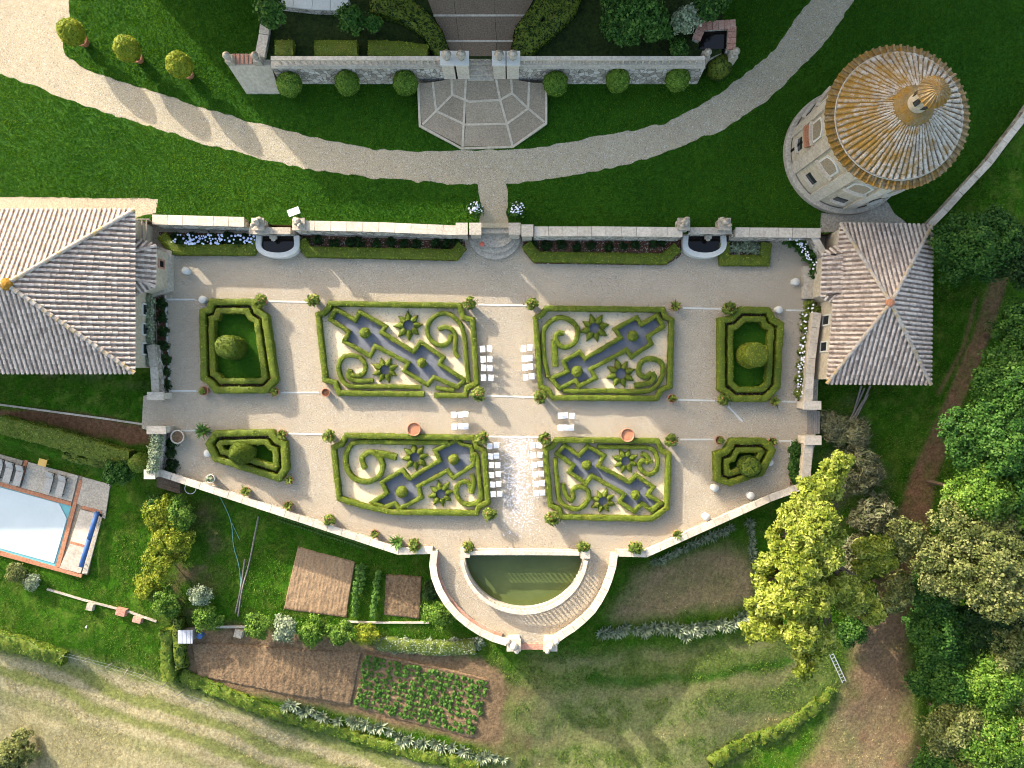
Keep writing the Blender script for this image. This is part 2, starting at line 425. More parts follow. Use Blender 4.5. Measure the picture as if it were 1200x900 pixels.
def leafy(name, V, F, core_mat, leaf_mat, dens, size, parent=None, loc=None, lift=0.0, up=0.3):
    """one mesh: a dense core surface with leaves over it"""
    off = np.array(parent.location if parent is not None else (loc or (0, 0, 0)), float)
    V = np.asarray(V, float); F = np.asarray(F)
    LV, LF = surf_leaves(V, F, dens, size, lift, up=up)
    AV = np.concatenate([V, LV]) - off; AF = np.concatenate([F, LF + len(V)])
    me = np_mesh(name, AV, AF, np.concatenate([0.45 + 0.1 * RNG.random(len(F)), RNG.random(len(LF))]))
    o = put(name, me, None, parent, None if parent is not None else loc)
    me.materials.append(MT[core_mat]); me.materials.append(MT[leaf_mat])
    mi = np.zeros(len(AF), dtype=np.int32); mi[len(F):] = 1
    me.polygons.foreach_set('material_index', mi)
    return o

def hedge_surface(pts, w, z0, z1, closed=False, step=0.22, rough=0.03, seed=0, round_=0.03):
    pts = [Vector((p[0], p[1])) for p in pts]
    pts = resample(pts, step, closed); n = len(pts)
    L, Rr = offsets(pts, 1.0, closed)
    h = w / 2; r = min(round_, h * 0.5)
    prof = [(-h, z0), (-h, (z0 + z1) / 2), (-h, z1 - r), (-h + r, z1), (0, z1 + 0.01), (h - r, z1), (h, z1 - r), (h, (z0 + z1) / 2), (h, z0)]
    m = len(prof); V = np.zeros((n, m, 3))
    for i in range(n):
        off = (L[i] - Rr[i]) / 2
        for j, (t, z) in enumerate(prof):
            V[i, j] = (pts[i].x - off.x * t, pts[i].y - off.y * t, z)
    X = V.reshape(-1, 3)
    dn = np.stack([vnoise(X[:, 0] + X[:, 2] * 3, X[:, 1], 3.1, seed + k) - 0.5 for k in range(3)], 1) * 2 * rough
    wav = (vnoise(X[:, 0], X[:, 1], 0.7, seed + 9) - 0.5) * rough * 1.6
    dn[:, 2] += wav; dn[X[:, 2] <= z0 + 1e-4, 2] = 0
    X = X + dn
    F = []
    for i in range(n if closed else n - 1):
        a, b = i * m, ((i + 1) % n) * m
        for j in range(m - 1): F.append((a + j, a + j + 1, b + j + 1, b + j))
    if not closed:
        for e, rev in ((0, True), (n - 1, False)):
            a = e * m
            for q in ((0, 1, 7, 8), (1, 2, 6, 7), (2, 3, 5, 6), (3, 4, 4, 5)):
                f = tuple(a + k for k in q)
                if len(set(f)) == 4: F.append(f if rev else tuple(reversed(f)))
    return X, np.array(F)

def ball_surface(c, rx, rz, n=18, m=10, rough=0.06, seed=0, flat=0.0, prof=None):
    V = []; F = []
    for k in range(m + 1):
        t = math.pi * k / m
        for i in range(n):
            a = 2 * math.pi * i / n
            if prof: rr, zz = prof(k / m)
            else: rr, zz = math.sin(t) * rx, -math.cos(t) * rz
            s = 1 + rough * 2 * (float(vnoise(a * 2.2 + math.sin(t) * 3, zz * 2.4 + k * 0.01, 1.6, seed)) - 0.5)
            V.append((c[0] + rr * math.cos(a) * s, c[1] + rr * math.sin(a) * s, c[2] + zz * (1 if prof else s)))
    for k in range(m):
        for i in range(n):
            j = (i + 1) % n
            F.append((k * n + i, k * n + j, (k + 1) * n + j, (k + 1) * n + i))
    return np.array(V), np.array(F)

def crown_mesh(name, lobes, nclump, nleaf, size, seed, clump_r=0.45, aspect=1.6, up=0.5):
    """leaf clumps spread through the volume of several lobes (cx,cy,cz,rx,ry,rz)"""
    rng = np.random.default_rng(seed); L = np.array(lobes, float)
    w = L[:, 3] * L[:, 4] * L[:, 5]; w = w ** 0.8; i = rng.choice(len(L), nclump, p=w / w.sum())
    d = rng.normal(0, 1, (nclump, 3)); d /= np.linalg.norm(d, axis=1)[:, None]
    d[:, 2] = np.where(d[:, 2] < -0.3, -d[:, 2] * 0.6, d[:, 2])
    rad = 0.45 + 0.6 * rng.random(nclump) ** 0.6
    c = L[i, :3] + d * L[i, 3:6] * rad[:, None]
    cl = clump_r * (0.6 + 0.8 * rng.random(nclump))
    tone = rng.normal(0, 0.16, nclump)
    k = np.repeat(np.arange(nclump), nleaf)
    o = rng.normal(0, 1, (len(k), 3)); o /= np.linalg.norm(o, axis=1)[:, None]; o *= (rng.random(len(k)) ** 0.5)[:, None]
    o[:, 2] *= 0.6
    P = c[k] + o * cl[k][:, None]
    N = o * 0.6 + d[k] * 0.5
    V, F = leaf_quads(P, N, size, aspect, up=up, jit=0.45, rng=rng)
    return np_mesh(name, V, F, np.clip(rng.random(len(F)) * 0.75 + 0.12 + tone[k], 0, 1))
# ================================================================== THE SETTING
LZ = 1.2          # level of the upper lawn above the garden
FZ = 3.4          # level of the forecourt
ctl = [(100, 465, -.5), (0, 465, -.7), (-120, 465, -.8), (160, 470, -.4), (90, 522, -1.7), (60, 600, -2.4), (150, 600, -2.4), (0, 620, -2.4), (100, 700, -2.7),
       (0, 700, -2.9), (250, 650, -2.4), (370, 680, -2.6), (480, 690, -2.6), (300, 770, -3.1), (500, 820, -3.4), (100, 830, -4.0), (0, 880, -4.8), (400, 890, -4.4),
       (600, 770, -2.8), (800, 690, -2.6), (800, 800, -3.5), (700, 890, -4.3), (900, 880, -4.6), (1000, 760, -3.4), (1040, 880, -4.3), (960, 600, -2.0),
       (1010, 520, -1.2), (1020, 460, -.7), (1130, 450, -.8), (1080, 600, -2.0), (1150, 300, 0), (1190, 200, .3), (1190, 600, -2.8), (1190, 880, -5.6),
       (600, 450, -3), (400, 450, -3), (800, 450, -3), (600, 100, -3), (300, 100, -3), (900, 100, -2.5), (300, 350, -3), (-200, 200, -1.5)]
CX = np.array([at(*c) for c in ctl])
PZ = -2.3
DECKW = [tuple(at(q[0], q[1], PZ)[:2]) for q in ((-60, 516), (130, 568), (101, 674), (-60, 633))]
def gz(x, y):
    x = np.asarray(x, float); y = np.asarray(y, float); num = 0; den = 0
    for c in CX:
        w = 1 / (((x - c[0]) ** 2 + (y - c[1]) ** 2) + 6.0) ** 1.6
        num = num + w * c[2]; den = den + w
    z = num / den
    X1, Y1 = np.atleast_1d(x), np.atleast_1d(y)
    d = np.where(inpoly(X1, Y1, DECKW), 0.0, pdist(X1, Y1, DECKW)); w = np.clip(1.6 - d / 0.9, 0, 1).reshape(z.shape)   # ground made level for the pool deck
    return z * (1 - w) + np.minimum(z, PZ - .12) * w
def on(px, py, lift=0.0):
    z = -2.0
    for _ in range(5):
        p = at(px, py, z); z = float(gz(p.x, p.y))
    p = at(px, py, z); p.z = z + lift
    return p

# ---- ground: one sheet from the garden's foot to the horizon, with its land use painted in
def axis(lo, hi, d):
    a = np.arange(lo, hi, d); s = []; v = d; x = hi
    while x < 3500: v *= 1.35; x += v; s.append(x)
    t = []; v = d; x = lo
    while x > -3500: v *= 1.35; x -= v; t.append(x)
    return np.array(t[::-1] + list(a) + s)
gx = axis(-50, 50, 0.2); gy = axis(-40, 20, 0.2)
X, Y = np.meshgrid(gx, gy); Z = gz(np.clip(X, -70, 70), np.clip(Y, -60, 40))
inn = (np.abs(X) < 55) & (Y > -45) & (Y < 25)
Z = Z + np.where(inn, (fbm(X, Y, 0.5, 3) - .5) * 0.16 + (fbm(X, Y, 2.4, 8) - .5) * 0.06, 0)
PX = 600 + X * FPX / (CZ - Z); PY = 450 - Y * FPX / (CZ - Z)
wx = PX + (fbm(X, Y, 0.6, 11) - .5) * 14; wy = PY + (fbm(X, Y, 0.6, 12) - .5) * 14
def C3(c): return np.array(lin(c)[:3])
G1, G2, G3 = C3((42, 82, 9)), C3((66, 108, 20)), C3((92, 112, 38))
BROWN, MUD, STRAW, STRAW2, DRY = C3((106, 88, 64)), C3((128, 96, 72)), C3((162, 153, 116)), C3((134, 128, 90)), C3((128, 112, 84))
n1 = fbm(X, Y, 0.28, 1)[..., None]; n2 = fbm(X, Y, 1.5, 2)[..., None]; n3 = fbm(X, Y, 5.0, 4, 3)[..., None]
colr = G1 * (1 - n1) + G2 * n1
colr = colr * (1 - np.clip(n2 * 2.6 - 1.15, 0, 1)) + G3 * np.clip(n2 * 2.6 - 1.15, 0, 1)
def lay(mask, c, k=1.0):
    global colr
    m = np.clip(mask, 0, 1)[..., None] * k
    colr = colr * (1 - m) + c * m
# straw field, mown in swathes
f = pmask(wx, wy, [(-400, 752), (80, 770), (190, 795), (300, 838), (420, 880), (560, 912), (900, 1200), (-400, 1200)], 10)
v = (PY - 0.36 * PX)                                         # swathes run down to the right
sw = 0.5 + 0.5 * np.sin(v / 4.6 + (fbm(X, Y, 0.25, 21) - .5) * 5)
g = np.clip(1.25 - np.abs(v - 745) / 70, 0, 1) * np.clip(sw * 1.7 - .5, 0, 1)
sn = (fbm(X, Y, 1.1, 22) * .6 + fbm(X, Y, 6, 23, 2) * .4)[..., None]
base = STRAW2 * (1 - sn) + STRAW * sn
lay(f, base); lay(f * np.clip(g * 1.6 * (0.35 + fbm(X, Y, 2.2, 24)), 0, .8), C3((112, 118, 56)))
lay(f * np.clip((1 - sw) * 1.5 - .7, 0, 1) * np.clip(1.5 - np.abs(v - 745) / 80, 0, 1), C3((192, 176, 138)), .6)
# field below the pond, cut in bands
f = pmask(wx, wy, [(620, 770), (800, 760), (930, 740), (985, 790), (930, 860), (820, 905), (700, 960), (590, 960), (560, 860)], 12)
sw = 0.5 + 0.5 * np.sin((PY + 0.0007 * (PX - 700) ** 2) / 8.0 + (fbm(X, Y, .25, 31) - .5) * 6)
lay(f * np.clip((sw - .45) * 1.3 * (fbm(X, Y, 1.2, 32) + .25), 0, .8), DRY); lay(f * .5, C3((128, 126, 76)))
lay(np.clip(1 - pdist(wx, wy, [(690, 796), (760, 799), (840, 792), (925, 776)], False) / 8, 0, 1) * 1.3, C3((44, 88, 14)), .85)
f2 = pmask(wx, wy, [(640, 815), (800, 800), (900, 830), (860, 880), (760, 960), (560, 960), (590, 850)], 16)
lay(f2 * np.clip(fbm(X, Y, .9, 33) * 1.8 - .55, 0, 1), STRAW2, .6)
# dry plot beside the pond, worn ground under it
f = pmask(wx, wy, [(735, 690), (745, 668), (850, 640), (880, 650), (885, 700), (850, 712), (740, 728), (715, 722)], 10)
lay(f * (.55 + .6 * fbm(X, Y, 1.0, 41)), C3((146, 124, 92)), .95)
# bare patches in the kitchen garden
f = pmask(wx, wy, [(195, 600), (250, 590), (262, 660), (230, 740), (195, 720)], 18)
lay(f * np.clip(fbm(X, Y, .8, 42) * 2.2 - .7, 0, .9), BROWN)
f = pmask(wx, wy, [(205, 740), (280, 732), (425, 752), (560, 772), (592, 790), (590, 872), (540, 868), (410, 838), (285, 812), (220, 796)], 5)
lay(f, BROWN * (1 - n2) + C3((136, 112, 84)) * n2)
f = pmask(wx, wy, [(545, 775), (640, 790), (650, 900), (560, 880), (585, 830)], 20)
lay(f * np.clip(fbm(X, Y, .9, 43) * 2 - .6, 0, 1), BROWN, .7)
# cart track and trampled clearing on the wood's edge
f = np.clip(1 - pdist(PX, PY, [(1174, 318), (1150, 395), (1118, 470), (1082, 560), (1062, 640), (1040, 740), (1030, 830), (1025, 920)], False) / (12 + 15 * np.clip((PY - 470) / 200, 0, 1)), 0, 1)
rut = 0.5 + 0.5 * np.cos(pdist(PX, PY, [(1174, 318), (1150, 395), (1118, 470), (1082, 560), (1062, 640), (1040, 740), (1030, 830)], False) / 2.0)
lay(np.clip(f * 3, 0, 1) * np.clip(.35 + .9 * fbm(X, Y, 1.3, 51), 0, 1), MUD)
lay(np.clip(1 - pdist(PX, PY, [(1144, 350), (1128, 410), (1100, 460)], False) / 4, 0, 1), MUD, .8)
f = pmask(wx, wy, [(1010, 690), (1058, 690), (1066, 790), (1080, 900), (1085, 1000), (930, 1000), (940, 900), (985, 820)], 14)
lay(f * np.clip(.3 + fbm(X, Y, .7, 52), 0, 1), C3((136, 110, 82)))
f = pmask(wx, wy, [(985, 850), (1040, 830), (1060, 1000), (940, 1000)], 25)
lay(f * np.clip(fbm(X, Y, .8, 53) * 1.6 - .3, 0, 1), STRAW2, .8)
lay(pmask(wx, wy, [(965, 500), (1000, 470), (1040, 560), (1010, 640), (965, 600)], 14) * np.clip(fbm(X, Y, 1.1, 54) * 2 - .6, 0, 1), C3((110, 100, 82)), .8)
# flower border and strip by the left hedge
lay(pmask(wx, wy, [(-80, 472), (60, 480), (165, 496), (178, 512), (170, 524), (60, 498), (-80, 488)], 3), C3((112, 82, 58)))
# narrow worn strip in the grass
lay(np.clip(1 - pdist(wx, wy, [(0, 430), (80, 440), (180, 452)], False) / 9, 0, 1) * np.clip(fbm(X, Y, 1, 61) * 2 - .5, 0, 1), DRY, .6)
colr = colr * (0.62 + 0.72 * n3)
V = np.stack([X, Y, Z], -1).reshape(-1, 3); ny, nx = X.shape
I = np.arange(ny * nx).reshape(ny, nx)
Fq = np.stack([I[:-1, :-1], I[:-1, 1:], I[1:, 1:], I[1:, :-1]], -1).reshape(-1, 4)
me = np_mesh('ground', V, Fq, None, True)
ca = me.color_attributes.new('land', 'FLOAT_COLOR', 'POINT')
ca.data.foreach_set('color', np.concatenate([colr.reshape(-1, 3), np.ones((ny * nx, 1))], 1).astype(np.float32).ravel())
m, nt, b = nodes('ground_mat')
a = attr(nt, 'land'); fn = ramp(nt, [(70, 70, 70), (255, 255, 255)], noise(nt, 4.5, 6, .85), [.32, .62])
nt.links.new(mix(nt, 0.75, a.outputs['Color'], fn, 'MULTIPLY'), b.inputs['Base Color']); b.inputs['Roughness'].default_value = .95; b.inputs['Specular IOR Level'].default_value = .05
bump(nt, b, noise(nt, 7, 5, .7), 0.8, 0.12)
tag(put('ground', me, 'ground_mat'), kind='structure')
GROUND_COL = colr

def sheet(name, poly, mat, holes=(), kind='structure', parent=None, sub=None):
    """flat or folded sheet from 3-D outline"""
    loops = [[Vector(p) for p in poly]] + [[Vector(p) for p in h] for h in holes]
    flat = [p for l in loops for p in l]
    tri = tessellate_polygon([[Vector((p.x, p.y, 0)) for p in l] for l in loops])
    fs = []
    for t in tri:
        a, b_, c = (flat[i] for i in t)
        fs.append(t if (b_ - a).cross(c - a).z > 0 else tuple(reversed(t)))
    me = bpy.data.meshes.new(name); off = Vector(parent.location) if parent is not None else Vector((0, 0, 0))
    me.from_pydata([p - off for p in flat], [], fs); me.update()
    o = put(name, me, mat, parent)
    if kind: tag(o, kind=kind)
    return o

def ragged(pts, z, amp=0.10, step=0.3, seed=0, closed=True):
    P = resample([at(p[0], p[1], z) for p in pts], step, closed)
    out = []
    for i, p in enumerate(P):
        a = float(vnoise(p.x, p.y, 1.7, seed)) - .5; c = float(vnoise(p.x, p.y, 1.7, seed + 5)) - .5
        out.append(Vector((p.x + a * 2 * amp, p.y + c * 2 * amp, z)))
    return out

# ---- upper lawn
lawn_px = [(-600, 258), (170, 259), (290, 262), (545, 272), (561, 272), (561, 266), (597, 266), (597, 272), (620, 273), (960, 275), (988, 271), (1092, 266), (1130, 229), (1165, 193), (1200, 145), (1260, 55), (1330, -100),
           (1400, -1000), (-600, -1000)]
LAWN = atl(lawn_px, LZ)
mb = MB(); n = len(LAWN)
low = [Vector((p.x, p.y, -3.5)) for p in LAWN]
sheet('lawn', LAWN, 'lawn')
mb.add(list(LAWN) + low, [(i, (i + 1) % n, n + (i + 1) % n, n + i) for i in range(n)])
o = mb.build('lawn_bank', 'soil'); tag(o, kind='structure')

# ---- gravel drive sweeping across the lawn
lower = [(-200, 40), (0, 85), (50, 105), (100, 125), (175, 147), (250, 172), (325, 190), (370, 200), (450, 210), (520, 215), (562, 216)]
spur = [(563, 268), (595, 268)]
lower2 = [(594, 216), (675, 205), (740, 192), (800, 172), (850, 150), (895, 122), (937, 82), (975, 40), (1000, 2), (1030, -60)]
upper = [(975, -60), (950, 0), (925, 32), (900, 67), (860, 97), (820, 125), (780, 144), (730, 155), (655, 168), (602, 176), (540, 176), (490, 179), (437, 175), (375, 162), (300, 145),
         (225, 122), (150, 97), (100, 82), (76, 64), (74, 56), (81, 22), (82, -60), (-200, -60)]
drive = ragged(lower + spur + lower2 + upper, LZ + 0.012, 0.13, 0.22, 2)
sheet('gravel_drive', drive, 'drive_gravel')
sheet('gravel_path', ragged([(-200, 228), (184, 233), (183, 250), (150, 256), (-200, 250)], LZ + 0.012, .08, .4, 9), 'gravel')
sheet('paved_patch', ragged([(962, 250), (1000, 252), (1040, 236), (1048, 250), (1062, 262), (985, 272), (962, 272)], LZ + 0.012, .1, .4, 14), 'stone')

# ---- garden terrace of gravel
def arc(cx, cy, a, b_, t0, t1, n):
    return [(cx + a * math.cos(R(t0 + (t1 - t0) * i / n)), cy + b_ * math.sin(R(t0 + (t1 - t0) * i / n))) for i in range(n + 1)]
apse_l = [(509, 646), (507, 662), (509, 676), (515, 692), (524, 707), (536, 721), (549, 732), (563, 741), (578, 748), (594, 753)]
apse_r = [(650, 751), (661, 743), (672, 736), (684, 726), (694, 716), (702, 704), (709, 691), (714, 678), (718, 664), (720, 649)]
terr_px = [(165, 262), (165, 345), (181, 348), (186, 460), (168, 464), (166, 502), (180, 506), (182, 552), (467, 647), (509, 647)] + apse_l[1:] + [(600, 757), (645, 757)] + apse_r + \
          [(757, 650), (902, 585), (947, 567), (955, 520), (958, 470), (963, 350), (1010, 350), (1010, 262)]
pond_px = [(545, 651)] + arc(614, 650, 69, 63, 178, 2, 36) + [(683, 651)]
TERR = atl(terr_px, 0); POND = atl(pond_px, 0)
sheet('garden_terrace', TERR, 'gravel', [POND])
n = len(TERR); mb = MB(); mb.add(list(TERR) + [Vector((p.x, p.y, -5)) for p in TERR], [(i, (i + 1) % n, n + (i + 1) % n, n + i) for i in range(n)])
rw = mb.build('terrace_wall', 'rubble'); tag(rw, kind='structure')
# ---- fish pond: basin and water
pond = thing('fish_pond', 'half-round green fish pond at the foot of the garden terrace', 'pond', at(614, 680, -1.0))
n = len(POND); mb = MB(); mb.add(list(POND) + [Vector((p.x, p.y, -1.6)) for p in POND], [((i + 1) % n, i, n + i, n + (i + 1) % n) for i in range(n)])
mb.build('basin_wall', 'stone', pond)
mb = MB(); mb.add([Vector((p.x, p.y, -1.6)) for p in POND], [tuple(range(n))]); mb.build('basin_floor', 'soil', pond)
sheet('water', [Vector((p.x, p.y, -0.75)) for p in POND], 'pond_water', kind=None, parent=pond)

# ---- stone kerbs let into the gravel
KERBS = [[(194, 351), (229, 351)], [(313, 353), (362, 354)], [(560, 357), (617, 358)], [(800, 361), (846, 362)], [(921, 363.5), (944, 364)], [(200, 458), (230, 458)], [(329, 460), (374, 460)],
         [(568, 463.5), (627, 465.5)], [(795, 468.5), (838, 469.5)], [(916, 470.5), (941, 471)], [(212, 504.5), (229, 504.5)], [(338, 508), (378, 509)], [(572, 511.5), (631, 512.5)], [(797, 515), (836, 515)], [(913, 516.5), (929, 517)],
         [(853, 476), (870, 494)], [(927, 518), (925, 536)], [(194, 346), (199, 460)], [(946, 354), (933, 470)]]
for k, (a, c) in enumerate(KERBS):
    mb = MB(); mb.strip([at(*a), at(*c)], 0.14, -0.05, 0.035); tag(mb.build('stone_kerb', 'white_stone'), kind='structure')

# ================================================================== WALLS
def wall(name, label, pts_px, ztop, zbot, width, mat='rubble', cop='pale_stone', over=0.08, cop_h=0.12, cop_len=1.25, cat='wall', group=None, world=None):
    pts = world or atl(pts_px, ztop)
    root = thing(name, label, cat, (pts[0].x, pts[0].y, zbot), group)
    mb = MB(); mb.strip(pts, width, zbot, ztop - cop_h); mb.build('wall_body', mat, root)
    run = resample(pts, cop_len)
    L, Rr = offsets(run, width / 2 + over, False)
    for i in range(len(run) - 1):
        g = 0.012; dz = random.uniform(-.012, .012)
        q = [L[i].lerp(L[i + 1], g), L[i].lerp(L[i + 1], 1 - g), Rr[i].lerp(Rr[i + 1], 1 - g), Rr[i].lerp(Rr[i + 1], g)]
        mb = MB(); mb.prism(q, ztop - cop_h + 0.002, ztop + dz); mb.build('coping_stone', cop, root)
    return root

NW = 2.25
wall('retaining_wall', 'stone retaining wall behind the white and blue flower bed', [(178, 257), (286, 260)], NW, -.3, .62)
wall('retaining_wall', 'stone retaining wall between the lamp panel niche and the garden steps', [(350, 264), (444, 266), (538, 270)], NW, -.3, .62)
wall('retaining_wall', 'stone retaining wall between the garden steps and the tower-side niche', [(626, 271), (710, 271), (800, 272)], NW, -.3, .62)
wall('retaining_wall', 'short stone retaining wall between the tower-side niche and the tiled pavilion', [(862, 272), (962, 273)], NW, -.3, .62)
wall('garden_wall', 'slanting white wall between retaining wall and pavilion bay', [(953, 275), (968, 300)], 2.1, -.3, .35)
wall('boundary_wall', 'long pale boundary wall curving away from the pavilion past the tower', [(1090, 264), (1108, 246), (1126, 226), (1144, 207), (1160, 190), (1178, 166), (1200, 138), (1228, 95), (1262, 40)], 2.3, -1.5, .38)
wall('parapet', 'straight low parapet above the kitchen garden', [(184, 553), (467, 646), (507, 645)], .72, -1.5, .42, 'rubble')
wall('parapet', 'curved low parapet round the pond walk, kitchen garden side', apse_l, .78, -1.5, .42, 'plaster', cop_len=1.0)
wall('parapet', 'curved low parapet round the pond walk, agave side', apse_r, .78, -1.5, .42, 'plaster', cop_len=1.0)
wall('parapet', 'straight low parapet above the dry plot with agaves', [(723, 648), (757, 649), (902, 584), (946, 568)], .72, -1.5, .42, 'rubble')
wall('garden_wall', 'white end wall of the garden beside the pavilion gate', [(958, 366), (951, 420), (947, 474)], 1.3, -1.5, .5, 'plaster')
wall('garden_wall', 'white end wall of the garden beside the golden tree', [(948, 518), (946, 545), (944, 568)], 1.3, -1.8, .55, 'plaster')
wall('garden_wall', 'mossy grey wall between the large house and the side gate', [(176, 404), (180, 430), (182, 460)], 1.5, -1.2, .45, 'rubble', 'stone')
wall('garden_wall', 'jasmine covered wall between side gate and parapet corner', [(184, 508), (182, 530), (178, 553)], 1.3, -1.8, .6, 'rubble', 'stone')
def pier(name, label, px, py, z0, z1, w, d, cap=.14, mat='pale_stone', ball=None, group=None):
    p = at(px, py, z1); root = thing(name, label, 'pier', (p.x, p.y, z0), group)
    mb = MB(); mb.box((p.x, p.y, (z0 + z1 - cap) / 2), (w, d, z1 - cap - z0)); mb.build('shaft', mat, root)
    mb = MB(); mb.box((p.x, p.y, z1 - cap / 2), (w + .16, d + .16, cap)); mb.build('cap', mat, root)
    return root
pier('gate_pier', 'white stone gate pier at the side gate, house side', 182, 464, -1.2, 1.7, 1.2, .5)
pier('gate_pier', 'white stone gate pier at the side gate, hedge side', 183, 504, -1.2, 1.7, 1.4, .5)
pier('corner_pier', 'white square pier where jasmine wall meets the parapet', 175, 556, -2.6, 1.5, .75, .6)
pier('gate_pier', 'white stone gate pier beside the pavilion, rose bed side', 952, 475, -1.5, 1.6, 1.3, .55)
pier('gate_pier', 'white stone gate pier near the golden tree', 953, 516, -1.5, 1.6, 1.2, .6)
gate = thing('wooden_threshold', 'weathered plank threshold between the gate piers by the pavilion', 'threshold', at(950, 495, -.1))
for k in range(6):
    p = at(947 + k * 2.5, 495, 0.02); mb = MB(); mb.box((p.x, p.y, .01), (.15, 1.9, .05)); mb.build('plank', 'grey_wood', gate)

# ---- apse gate at the far end of the pond walk: two scrolled piers
for px, lab in ((602, 'scrolled white pier at the pond walk exit, kitchen garden side'), (645, 'scrolled white pier at the pond walk exit, agave side')):
    p = at(px, 757, 1.5); root = thing('gate_pier', lab, 'pier', (p.x, p.y, -2.6))
    mb = MB(); mb.box((p.x, p.y, -.7), (.95, .8, 3.8)); mb.build('shaft', 'pale_stone', root)
    mb = MB(); mb.box((p.x, p.y, 1.28), (1.15, 1.0, .16)); mb.build('cap', 'pale_stone', root)
    mb = MB()
    sx = -1 if px < 620 else 1
    for r, dz, dx, dy in ((.34, 1.55, 0, 0), (.26, 1.45, .5 * sx, .35), (.22, 1.5, -.25 * sx, -.42), (.2, 1.8, 0, 0)):
        mb.lathe((p.x + dx, p.y + dy, dz), [(r * .6, -.25), (r, -.05), (r * .9, .12), (r * .4, .25)], 10)
    mb.build('scroll_ornament', 'pale_stone', root, True)
mb = MB(); a, c = at(607, 756, 0), at(640, 756, 0)
mb.box(((a.x + c.x) / 2, a.y - .1, .03), (c.x - a.x, .5, .12)); tag(mb.build('step', 'brick'), 'brick edged sill closing the gap between scrolled piers', 'step')
# raised planting ledge inside the curved parapet
led = [(513, 648), (511.5, 664), (515, 680), (523, 697), (535, 712), (550, 726), (568, 737), (588, 745)]
root = thing('planter_ledge', 'narrow terracotta topped ledge inside the curved parapet', 'ledge', at(513, 648, 0))
mb = MB(); mb.strip(atl(led, .4), .3, -.05, .4); mb.build('ledge_body', 'rubble', root)
run = resample(atl(led, .46), .8); L, Rr = offsets(run, .17, False)
for i in range(len(run) - 1):
    mb = MB(); mb.prism([L[i].lerp(L[i + 1], .02), L[i + 1], Rr[i + 1], Rr[i].lerp(Rr[i + 1], .02)], .402, .46); mb.build('ledge_tile', 'brick', root)

# ---- balustrades
def baluster_mesh(h, r):
    mb = MB(); mb.lathe((0, 0, 0), [(r * .8, 0), (r * .8, .06 * h), (r * .45, .14 * h), (r, .36 * h), (r * .75, .55 * h), (r * .42, .78 * h), (r * .8, .92 * h), (r * .8, h)], 8, var=.5)
    return mb.mesh('baluster', True)
def balustrade(name, label, pts, z0, h, spacing=.42, w=.34, mat='pale_stone', rail_len=1.5, every=None):
    root = thing(name, label, 'balustrade', (pts[0].x, pts[0].y, z0))
    mb = MB(); mb.strip(pts, w + .14, z0, z0 + .14); mb.build('plinth', mat, root)
    me = baluster_mesh(h - .3, .11)
    run = resample(pts, spacing)
    for i, p in enumerate(run[1:-1]):
        put('baluster', me, mat, root, (p.x - pts[0].x, p.y - pts[0].y, .14))
    rl = resample(pts, rail_len); L, Rr = offsets(rl, w / 2 + .03, False)
    for i in range(len(rl) - 1):
        mb = MB(); mb.prism([L[i].lerp(L[i + 1], .008), L[i + 1], Rr[i + 1], Rr[i].lerp(Rr[i + 1], .008)], z0 + h - .16, z0 + h + random.uniform(-.008, .008)); mb.build('rail_stone', mat, root)
    return root
balustrade('balustrade', 'straight stone balustrade on the flat side of the fish pond', resample(atl([(551, 648), (614, 648), (679, 649)], .85), 1.0), 0, .85, w=.24)
balustrade('balustrade', 'half-round stone balustrade round the fish pond', atl(arc(614, 650, 73, 68, 174, 6, 40), .85), 0, .9, w=.24)
pier('balustrade_pier', 'square balustrade pier at the pond corner, kitchen garden side', 545, 648, 0, .9, .62, .62)
pier('balustrade_pier', 'square balustrade pier at the pond corner, agave side', 686, 649, 0, .9, .62, .62)

